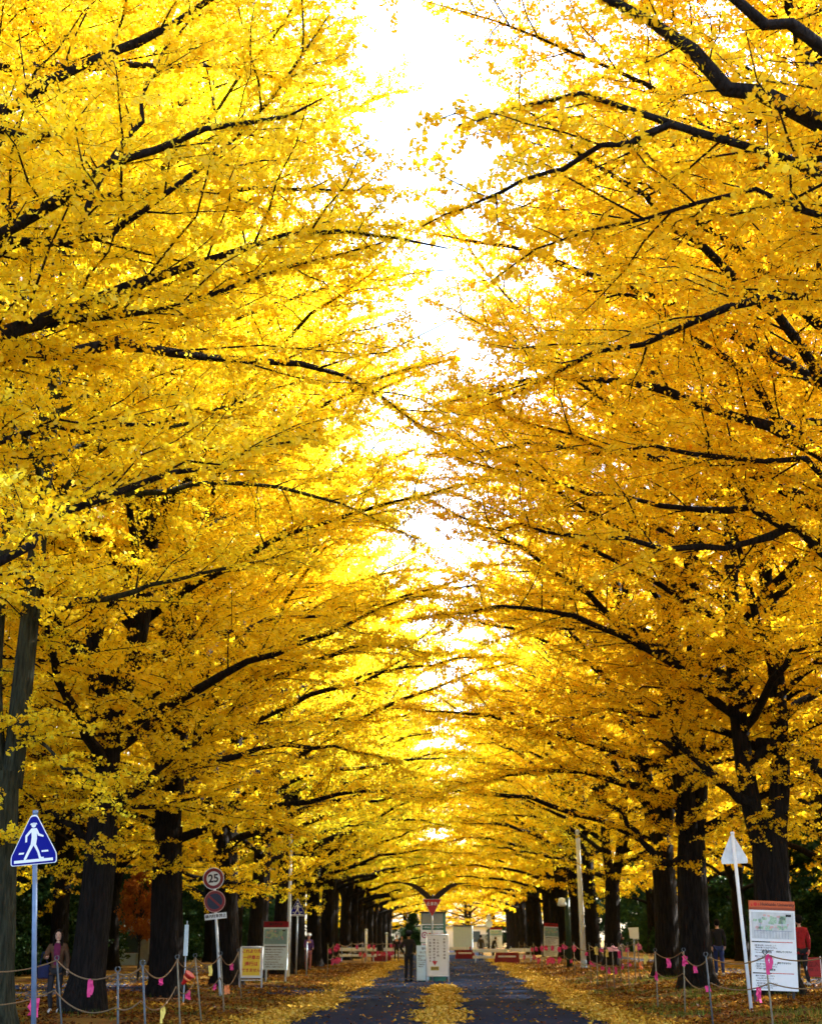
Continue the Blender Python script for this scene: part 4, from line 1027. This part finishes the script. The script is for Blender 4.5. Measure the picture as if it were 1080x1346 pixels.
UF = rope('upper rope strung along the ribboned posts on the right', [RP_[-1]] + order, .05, 'ropes on the right verge')
LF = rope('lower rope strung along the ribboned posts on the right', [v - np.array([0, 0, .5]) for v in [RP_[-1]] + order], .05, 'ropes on the right verge')
for k, (px, P, m, w_, h_, lab) in enumerate([
    (1006, UR, PINK, .06, .30, 'large pink ribbon on the post before the orange-headed board'), (993, LR_, PINK, .05, .28, 'pink ribbon on the lower rope over the small print of the board'),
    (878, UR, PINK, .05, .26, 'slim pink ribbon on the rope left of the lone verge trunk'), (897, UR, PINK, .07, .22, 'broad pink ribbon on the fence post before the lone verge trunk'),
    (911, UR, PINK, .05, .14, 'pink bow on the rope right of the broad pink ribbon'), (929, LR_, PINK, .05, .13, 'red-pink bow on the white fence post'),
    (863, LR_, PINK, .05, .22, 'red-pink ribbon low on the post left of the lone verge trunk')]):
    ribbon(lab, near(P, px) + np.array([0, -.03, 0]), m, w_, h_, k + 2, 'ribbons on the right ropes')
rr = random.Random(3)
for k, (px, P, m, w_, h_) in enumerate([(838, UF, PINK, .14, .28), (842, LF, OTAPE, .09, .40), (848, UF, YTAPE, .09, .34), (850, LF, YTAPE, .06, .2), (826, LF, PINK, .10, .2), (823, UF, PINK, .10, .2), (812, UF, PINK, .08, .3), (806, UF, PINKP, .22, .22),
        (800, LF, PINK, .08, .3), (797, UF, YTAPE, .07, .35), (790, UF, PINK, .08, .15), (791, LF, PINK, .09, .18), (783, UF, YTAPE, .10, .36), (780, LF, PINK, .08, .2), (776, LF, PINK, .09, .22), (755, UF, PINK, .09, .3), (750, LF, PINK, .1, .22), (744, UF, PINK, .1, .2),
        (835, UF, YTAPE, .05, .3), (818, LF, PINK, .07, .25), (809, LF, PINK, .06, .3), (770, UF, PINK, .08, .2)]):
    nm = {'pink_tape': 'pink', 'pale_pink_tape': 'pale pink', 'yellow_tape': 'yellow', 'orange_tape': 'orange'}[m.name]
    ribbon('%s ribbon fluttering on the clustered rope posts right of the tall white pole' % nm, near(P, px) + np.array([0, -.02, rr.uniform(-.05, .02)]), m, w_ * .75, h_ * .75, k, 'ribbons on the clustered posts')
for k in range(14):
    px = rr.uniform(680, 742); m = PINK
    ribbon('pink ribbon on the far fence between the map board and the tall white pole', near(UF if k % 2 else LF, px) + np.array([0, -.02, rr.uniform(-.1, .02)]), m, .09, .26, k, 'far ribbons on the right')
# far fence on the left with pink ribbons
FLp = []
for k, (px, d) in enumerate([(431, 62), (438, 70), (446, 78), (462, 90), (476, 92), (490, 94), (503, 96), (516, 98)]):
    q = at(px, 1250, d); g_ = np.array([q[0], d, float(gz(q[0]))])
    fence_post('thin pale post of the far ribboned fence beyond the left trunks', g_, 'pale', (0, 0), 1.25, 'far fence posts on the left'); FLp.append(g_ + np.array([0, 0, 1.2]))
UFL = rope('upper rope of the far ribboned fence on the left', FLp, .05, 'far ropes on the left', .018); LFL = rope('lower rope of the far ribboned fence on the left', [v - np.array([0, 0, .5]) for v in FLp], .05, 'far ropes on the left', .018)
for k in range(26):
    px = rr.uniform(434, 518); ribbon('pink ribbon on the far fence beyond the left trunks', near(UFL if k % 2 else LFL, px) + np.array([rr.uniform(-.3, .3), -.03, rr.uniform(-.1, .02)]), PINK, .10, .28, k, 'far ribbons on the left')

# ------------------------------------------------------------------ barriers at the far end
def barrier(label, p, rz, L, m, kind):
    t = thing('road_barrier', label, 'barrier', p, rz, 'barriers across the far road')
    if kind == 'rail':
        B().box((0, 0, .75), (L, .05, .22), bev=.01).build('rail', SIGNW, t); B().box((0, 0, .35), (L, .04, .16), bev=.01).build('rail', SIGNW, t)
        for s in (-1, 1): B().tube([(s * L * .42, -.3, 0), (s * L * .42, 0, .95), (s * L * .42, .3, 0)], .025, 6).build('leg', STEEL, t)
    else:
        B().prism([(-L / 2, 0), (L / 2, 0), (L / 2, .2), (L / 2 - .08, .66), (-L / 2 + .08, .66), (-L / 2, .2)], -.2, .2).build('body', m, t)
        B().box((0, -.203, .42), (L * .7, .01, .10)).build('stripe', SIGNW, t)
for px, d, L, k, lab in [(470, 97, 2.6, 'rail', 'white two-rail barrier at the far left behind the pink ribbons'), (501, 98, 1.4, 'body', 'red plastic barrier left of the walking pair far down the road'),
        (519, 99, 1.6, 'rail', 'short white rail barrier right of the left red barrier'), (600, 112, 2.0, 'rail', 'white rail barrier across the road right of the sign cabinet'), (611, 110, 1.5, 'body', 'low red barrier below the dark figure at the road end'),
        (644, 92, 2.3, 'rail', 'white rail barrier behind the person with the red bag'), (666, 90, 1.6, 'body', 'red plastic barrier below the small white panel on the right'), (684, 91, 1.5, 'rail', 'white rail barrier right of the red one on the right verge')]:
    q = at(px, 1250, d); barrier(lab, (q[0], d, float(gz(q[0])) + .01), R(4 if px < 560 else -4), L, DKRED, k)
for px, d, h_, lab in [(481, 95, 2.0, 'thick white post among the pink ribbons far left'), (508, 97, 1.8, 'slim white post right of the red barrier far left')]:
    q = at(px, 1250, d); t = thing('marker_post', lab, 'post', (q[0], d, float(gz(q[0]))), 0)
    B().tube([(0, 0, -.1), (0, 0, h_)], .09 if px == 481 else .06, 12).build('shaft', WHITE, t, True); B().lathe([(.10, 0), (.11, .02), (.09, .10), (.03, .13)], (0, 0, h_), 12).build('cap', WHITE_D, t, True)
p = gp(207, 1309)
for px, py, hh, lab in [(209, 1300, 1.5, None)]: pass
q = at(403, 1270, 60); t = thing('marker_post', 'thin grey post beside the person in the white cap on the left', 'post', (q[0], 60, float(gz(q[0]))), 0)
B().tube([(0, 0, -.1), (0, 0, 1.3)], .03, 10).build('shaft', STEEL, t, True); B().lathe([(.035, 0), (.04, .02), (.02, .05)], (0, 0, 1.3), 10).build('cap', STEEL, t, True)
q = at(241, 1250, 33.6); t = thing('narrow_sign', 'narrow pale blue vertical sign on the trunk behind the left fence', 'sign', (q[0], 33.9, .05), 0)
B().box((0, 0, 1.45), (.10, .02, .72), bev=.003).build('panel', PALEB, t); B().tube([(0, .04, 0), (0, .04, 1.9)], .016, 8).build('post', STEEL, t)

# ------------------------------------------------------------------ buildings and the truck at the end
def building(label, c, rz, sx, sy, h, wall_m, rowsn, cols, name='building'):
    t = thing(name, label, 'building', c, rz)
    B().box((0, 0, h / 2 - .2), (sx, sy, h + .4)).build('wall', wall_m, t)
    B().box((0, 0, h + .12), (sx + .5, sy + .5, .24)).build('roof', GREYP, t)
    gl = mat('window_glass', (.05, .08, .11), .12, spec=.7)
    for r_ in range(rowsn):
        for c_ in range(cols):
            x = -sx / 2 + sx * (c_ + .5) / cols; z = h * (r_ + .55) / rowsn; ww, hh = sx / cols * .55, h / rowsn * .5
            w_ = B().box((x, -sy / 2 - .02, z), (ww + .12, .08, hh + .12)).build('window', WHITE, t)
            B().box((x, -sy / 2 - .065, z), (ww, .02, hh)).build('pane', gl, w_)
    d_ = B().box((sx * .31, -sy / 2 - .03, 1.05), (1.0, .06, 2.1)).build('door', GREYP, t); B().box((sx * .31 + .38, -sy / 2 - .08, 1.05), (.04, .05, .2)).build('handle', STEEL, d_)
building('long white building closing the far end of the avenue', (1.5, 222, 0), 0, 13, 10, 3.2, mat('white_wall', (.80, .80, .78), .7, var=.04, scale=.6), 1, 5)
q = at(170, 1240, 84); building('low pale blue building glimpsed between the left trunks', (q[0] - 1, 84, 0), R(8), 7, 6, 2.4, mat('pale_blue_wall', (.45, .60, .68), .7, var=.06, scale=.8), 1, 5)
q = at(1075, 1220, 84); building('low white building glimpsed behind the red-jacketed person on the right', (q[0] + 2, 84, .3), R(-10), 6, 5, 2.6, mat('cream_wall', (.68, .74, .76), .7, var=.06, scale=.8), 1, 5)
q = at(608, 1240, 128); t = thing('box_truck', 'pale blue box truck seen from behind at the road end', 'truck', (q[0], 128, .01), R(-2))
B().box((0, 1.9, 1.65), (1.75, 3.6, 1.9), bev=.03).build('cargo_box', PALEB, t); B().box((0, 4.4, 1.25), (1.65, 1.5, 1.5), bev=.12).build('cab', WHITE, t)
B().box((0, 2.4, .52), (1.5, 5.0, .16)).build('chassis', BLACK, t); B().box((0, .06, 2.63), (1.77, .1, .08)).build('top_rail', NAVY, t); B().box((0, -.02, .55), (1.6, .08, .14), bev=.01).build('bumper', STEEL, t)
for s in (-1, 1):
    B().box((s * .68, -.03, .72), (.16, .06, .10), bev=.01).build('tail_lamp', RED, t)
    for y in (.9, 4.3):
        w_ = B().lathe([(.05, -.1), (.28, -.1), (.33, -.06), (.33, .06), (.28, .1), (.05, .1)], (s * .68, y, .35), 18, (0, R(90), 0)).build('wheel', BLACK, t, True); B().lathe([(.02, -.01), (.17, -.01), (.17, .01), (.02, .01)], (s * .79, y, .35), 14, (0, R(90), 0)).build('rim', STEEL, w_)

# ------------------------------------------------------------------ people
def skin_mesh(nodes, edges, rad, root, sub=2):
    me = bpy.data.meshes.new('s'); me.from_pydata([tuple(n) for n in nodes], edges, []); ob = bpy.data.objects.new('s', me); C.objects.link(ob)
    m = ob.modifiers.new('skin', 'SKIN'); m.use_smooth_shade = True; ob.modifiers.new('sub', 'SUBSURF').levels = sub
    if not me.skin_vertices: me.attributes
    for i, v in enumerate(me.skin_vertices[0].data):
        v.radius = (rad[i] if isinstance(rad[i], tuple) else (rad[i], rad[i])); v.use_root = i == root
    dg = bpy.context.evaluated_depsgraph_get(); dg.update()
    o = bpy.data.meshes.new_from_object(ob.evaluated_get(dg)); bpy.data.objects.remove(ob); bpy.data.meshes.remove(me); return o
def skin_ready():
    """meshes made in code have no skin layer until the modifier is added through an operator-free path"""
def person(label, p, rz, h, top, trousers, shoes=BLACK, pose=None, hair=HAIR, long_hair=False, cap=None, inner=None, skirt=False, bag=None, bag_mat=None):
    J = dict(pel=(0, 0, .93), spi=(0, .01, 1.12), che=(0, 0, 1.33), nek=(0, .005, 1.47), hb=(0, -.005, 1.545),
             shL=(.165, .01, 1.40), elL=(.215, .02, 1.13), wrL=(.225, -.06, .90), shR=(-.165, .01, 1.40), elR=(-.215, .02, 1.13), wrR=(-.225, -.06, .90),
             hiL=(.085, 0, .88), knL=(.095, -.015, .49), anL=(.10, .03, .085), hiR=(-.085, 0, .88), knR=(-.095, -.015, .49), anR=(-.10, .03, .085))
    J.update(pose or {}); J = {k: np.array(v, float) for k, v in J.items()}
    t = thing('person', label, 'person', p, rz); k_ = h / 1.70; t.scale = (k_, k_, k_)
    names = ['pel', 'spi', 'che', 'nek', 'hb', 'shL', 'elL', 'wrL', 'shR', 'elR', 'wrR', 'hiL', 'knL', 'anL', 'hiR', 'knR', 'anR']
    ed = [('pel', 'spi'), ('spi', 'che'), ('che', 'nek'), ('nek', 'hb'), ('che', 'shL'), ('shL', 'elL'), ('elL', 'wrL'), ('che', 'shR'), ('shR', 'elR'), ('elR', 'wrR'), ('pel', 'hiL'), ('hiL', 'knL'), ('knL', 'anL'), ('pel', 'hiR'), ('hiR', 'knR'), ('knR', 'anR')]
    rad = dict(pel=(.13, .10), spi=(.115, .085), che=(.14, .10), nek=.052, hb=.055, shL=.055, elL=.042, wrL=.030, shR=.055, elR=.042, wrR=.030, hiL=.085, knL=.055, anL=.038, hiR=.085, knR=.055, anR=.038)
    def sub(nm, e, scale, extra=0):
        ix = {n: i for i, n in enumerate(nm)}; r_ = []
        for n in nm:
            q = rad[n]; q = q if isinstance(q, tuple) else (q, q); r_.append((q[0] * scale + extra, q[1] * scale + extra))
        return skin_mesh([J[n] for n in nm], [(ix[a], ix[b]) for a, b in e], r_, 0)
    # the body: one mesh with hands, fingers, feet and head
    bm = bmesh.new(); bm.from_mesh(sub(names, ed, .92))
    b = B(); b.bm.free(); b.bm = bm
    for s, wr, el in ((1, 'wrL', 'elL'), (-1, 'wrR', 'elR')):
        w_ = J[wr]; d_ = nrm(J[wr] - J[el]); sd_ = nrm(np.cross(d_, [0, 1., 0.05])); n_ = np.cross(sd_, d_)
        b.tube([w_ - d_ * .02, w_ + d_ * .03, w_ + d_ * .085], [.024, .036, .032], 8)
        for f in range(4):
            o_ = sd_ * 0 + n_ * ((f - 1.5) * .017); L = [.062, .075, .080, .066][f]
            q = w_ + d_ * .075 + o_; b.tube([q, q + d_ * L * .5 + sd_ * -.006 * s, q + d_ * L - sd_ * .022 * s], [.0095, .0085, .0065], 6)
        q = w_ + d_ * .03 + n_ * .03 * (-1); b.tube([q, q + d_ * .035 - n_ * .022, q + d_ * .065 - n_ * .026], [.011, .010, .007], 6)
    hd = J['hb'] + np.array([0, -.012, .085]); b.ball(hd, .105, (.76, .92, 1.12), 16)
    b.tube([hd + np.array([0, -.088, .02]), hd + np.array([0, -.112, -.022]), hd + np.array([0, -.09, -.03])], [.008, .014, .008], 6)
    for s in (-1, 1): b.ball(hd + np.array([.08 * s, .005, -.005]), .024, (.4, .7, 1.2), 8)
    b.ball(hd + np.array([0, -.06, -.088]), .032, (1, .8, .8), 8)
    body = b.build('body', SKIN, t, True)
    e_ = B()
    for s in (-1, 1): e_.ball(hd + np.array([.033 * s, -.085, .012]), .011, (1.2, .7, .8), 8)
    e_.build('eyes', BLACK, body); m_ = B().ball(hd + np.array([0, -.089, -.055]), .018, (1.2, .5, .35), 8).build('mouth', mat('lips', (.42, .10, .10), .5), body)
    # clothes
    J['hem'] = J['pel'] + np.array([0, 0, -.13]); rad['hem'] = (.152, .118)
    tn = ['pel', 'spi', 'hem', 'che', 'nek', 'shL', 'elL', 'wrL', 'shR', 'elR', 'wrR']
    te = [('pel', 'spi'), ('pel', 'hem'), ('spi', 'che'), ('che', 'nek'), ('che', 'shL'), ('shL', 'elL'), ('elL', 'wrL'), ('che', 'shR'), ('shR', 'elR'), ('elR', 'wrR')]
    link('jacket', sub(tn, te, 1.0, .016), t).data.materials.append(top)
    if inner: B().prism(round_poly([(-.055, 1.0), (.055, 1.0), (.075, 1.40), (.045, 1.47), (-.045, 1.47), (-.075, 1.40)], .02), J['che'][1] - .138, J['che'][1] - .10).build('shirt', inner, t)
    if skirt:
        B().lathe([(.15, 1.0), (.17, .9), (.20, .55), (.235, .22), (.23, .22), (.16, .8), (.12, .98)], S=18).build('skirt', trousers, t, True)
    tn = ['pel', 'hiL', 'knL', 'anL', 'hiR', 'knR', 'anR']; te = [('pel', 'hiL'), ('hiL', 'knL'), ('knL', 'anL'), ('pel', 'hiR'), ('hiR', 'knR'), ('knR', 'anR')]
    link('trousers', sub(tn, te, 1.0, .012), t).data.materials.append(trousers)
    for a in ('anL', 'anR'):
        q = J[a]; B().tube([q + np.array([0, .06, -.045]), q + np.array([0, -.02, -.035]), q + np.array([0, -.13, -.052]), q + np.array([0, -.19, -.062])], [.036, .046, .042, .022], 10).build('shoe', shoes, t, True)
    hb = B(); hb.ball(hd + np.array([0, .022, .028]), .112, (.82, .92, 1.06), 16)
    if long_hair:
        hb.tube([hd + np.array([0, .06, .04]), hd + np.array([0, .075, -.10]), hd + np.array([0, .06, -.24])], [.075, .095, .05], 10)
        for s in (-1, 1): hb.tube([hd + np.array([.06 * s, -.03, .07]), hd + np.array([.092 * s, -.025, -.05]), hd + np.array([.09 * s, -.05, -.22])], [.03, .035, .02], 8)
    hb.build('hair', hair, t, True)
    if cap:
        B().lathe([(.112, -.02), (.116, .03), (.100, .085), (.04, .11), (.01, .112)], hd + np.array([0, .01, .045]), 18).box(hd + np.array([0, -.135, .035]), (.15, .10, .012)).build('cap', cap, t, True)
    if bag is not None:
        bb_ = B().box(bag, (.26, .12, .30), bev=.035).build('bag', bag_mat, t, True)
        B().tube([np.array(bag) + [-.09, 0, .14], np.array(bag) + [-.03, 0, .42], np.array(bag) + [.09, 0, .14]], .012, 6, 10).build('strap', bag_mat, bb_)
    return t
cl = lambda n, c: mat(n, c, .85, var=.25, scale=14, bump=.3, bscale=60)
DKCOAT, JEANS, DKTROU = cl('black_cloth', (.010, .010, .014)), cl('denim', (.02, .04, .17)), cl('dark_trousers', (.014, .013, .018))
BROWNJ, BURG, REDJ, PURP = cl('brown_jacket', (.10, .045, .02)), cl('burgundy_cloth', (.12, .008, .05)), cl('red_jacket', (.34, .012, .015)), cl('purple_cloth', (.08, .03, .16))
WSHOE = mat('pale_shoes', (.6, .58, .56), .5)
p = gp(70, 1331)
person('long-haired woman in a brown jacket and burgundy top standing behind the left rope', p, R(8), 1.62, BROWNJ, DKTROU, WSHOE, long_hair=True, inner=BURG, skirt=False,
    pose=dict(elL=(.24, .05, 1.14), wrL=(.26, -.05, .90), elR=(-.26, -.02, 1.15), wrR=(-.20, -.20, 1.16), knL=(.10, -.10, .50), anL=(.13, -.10, .085), knR=(-.10, -.05, .49), anR=(-.06, -.06, .085), spi=(0, .03, 1.12), che=(.01, .03, 1.33)), bag=(-.27, -.04, .86), bag_mat=cl('navy_bag', (.008, .012, .06)))
p = gp(537, 1290)
person('figure in a dark uniform and cap standing beside the boards in the road', (p[0], p[1], .01), R(165), 1.74, DKCOAT, DKTROU, pose=dict(elL=(.30, .08, 1.16), wrL=(.20, -.06, .98), elR=(-.30, .08, 1.16), wrR=(-.20, -.06, .98)), cap=cl('cap_cloth', (.02, .02, .03)))
p = gp(946, 1284)
person('walker in a black jacket and blue jeans on the right path', p, R(175), 2.0 if False else 1.80, DKCOAT, JEANS, WSHOE, pose=dict(knL=(.095, -.12, .50), anL=(.09, -.16, .10), knR=(-.09, .04, .49), anR=(-.09, .20, .12), wrL=(.21, .08, .90), wrR=(-.22, -.14, .93)))
p = gp(1056, 1297)
person('person in a red jacket and dark trousers behind the right edge of the board', p, R(185), 1.78, REDJ, DKTROU, WSHOE, pose=dict(knL=(.095, -.08, .49), anL=(.10, -.06, .09), anR=(-.10, .12, .10)))
p = gp(632, 1263)
person('distant pedestrian in brown with a red skirt on the right side of the road', (p[0], p[1], .02), R(180), 1.70, cl('olive_coat', (.07, .05, .02)), cl('brown_trousers', (.05, .03, .02)), skirt=False, bag=(.0, -.16, .88), bag_mat=PLASTIC_R, pose=dict(anL=(.10, -.12, .09), anR=(-.10, .14, .10)))
p = gp(648, 1260)
person('distant pedestrian in black leaning forward beside the one in brown', (p[0], p[1], .02), R(120), 1.62, DKCOAT, DKTROU, pose=dict(che=(0, -.14, 1.29), nek=(0, -.22, 1.41), hb=(0, -.27, 1.47), shL=(.165, -.16, 1.35), shR=(-.165, -.16, 1.35), elL=(.2, -.16, 1.08), wrL=(.2, -.26, .9), elR=(-.2, -.16, 1.08), wrR=(-.2, -.26, .9)))
p = gp(521, 1264)
person('distant pedestrian in black walking left of the uniformed figure', (p[0], p[1], .02), R(10), 1.70, DKCOAT, DKTROU, pose=dict(knL=(.095, -.14, .5), anL=(.10, -.20, .10), anR=(-.10, .18, .11)))
p = gp(528, 1262)
person('distant pedestrian in a purple top close behind the one in black', (p[0], p[1], .02), R(-10), 1.62, PURP, DKTROU, long_hair=True, pose=dict(anL=(.10, -.12, .09), anR=(-.10, .14, .10)))
p = gp(405, 1276)
person('person in a white cap and dark purple top on the left verge', (p[0], p[1], p[2]), R(20), 1.66, PURP, cl('dusty_pink_cloth', (.40, .16, .15)), cap=WHITE, pose=dict(elL=(.2, -.04, 1.14), wrL=(.16, -.22, 1.06), elR=(-.2, -.04, 1.14), wrR=(-.16, -.22, 1.06)))
p = gp(824, 1270)
person('person in dark clothes among the ribboned posts on the right', (p[0], p[1] + 3, p[2]), R(30), 1.72, cl('deep_plum_cloth', (.05, .012, .03)), DKTROU, pose=dict(elL=(.2, -.06, 1.16), wrL=(.12, -.2, 1.2)))
p = gp(617, 1249)
person('tiny dark figure with arms out in front of the truck', (p[0], p[1], .02), R(0), 1.70, DKCOAT, DKTROU, pose=dict(elL=(.40, .0, 1.42), wrL=(.60, -.05, 1.50), elR=(-.40, 0, 1.42), wrR=(-.58, -.05, 1.40)))
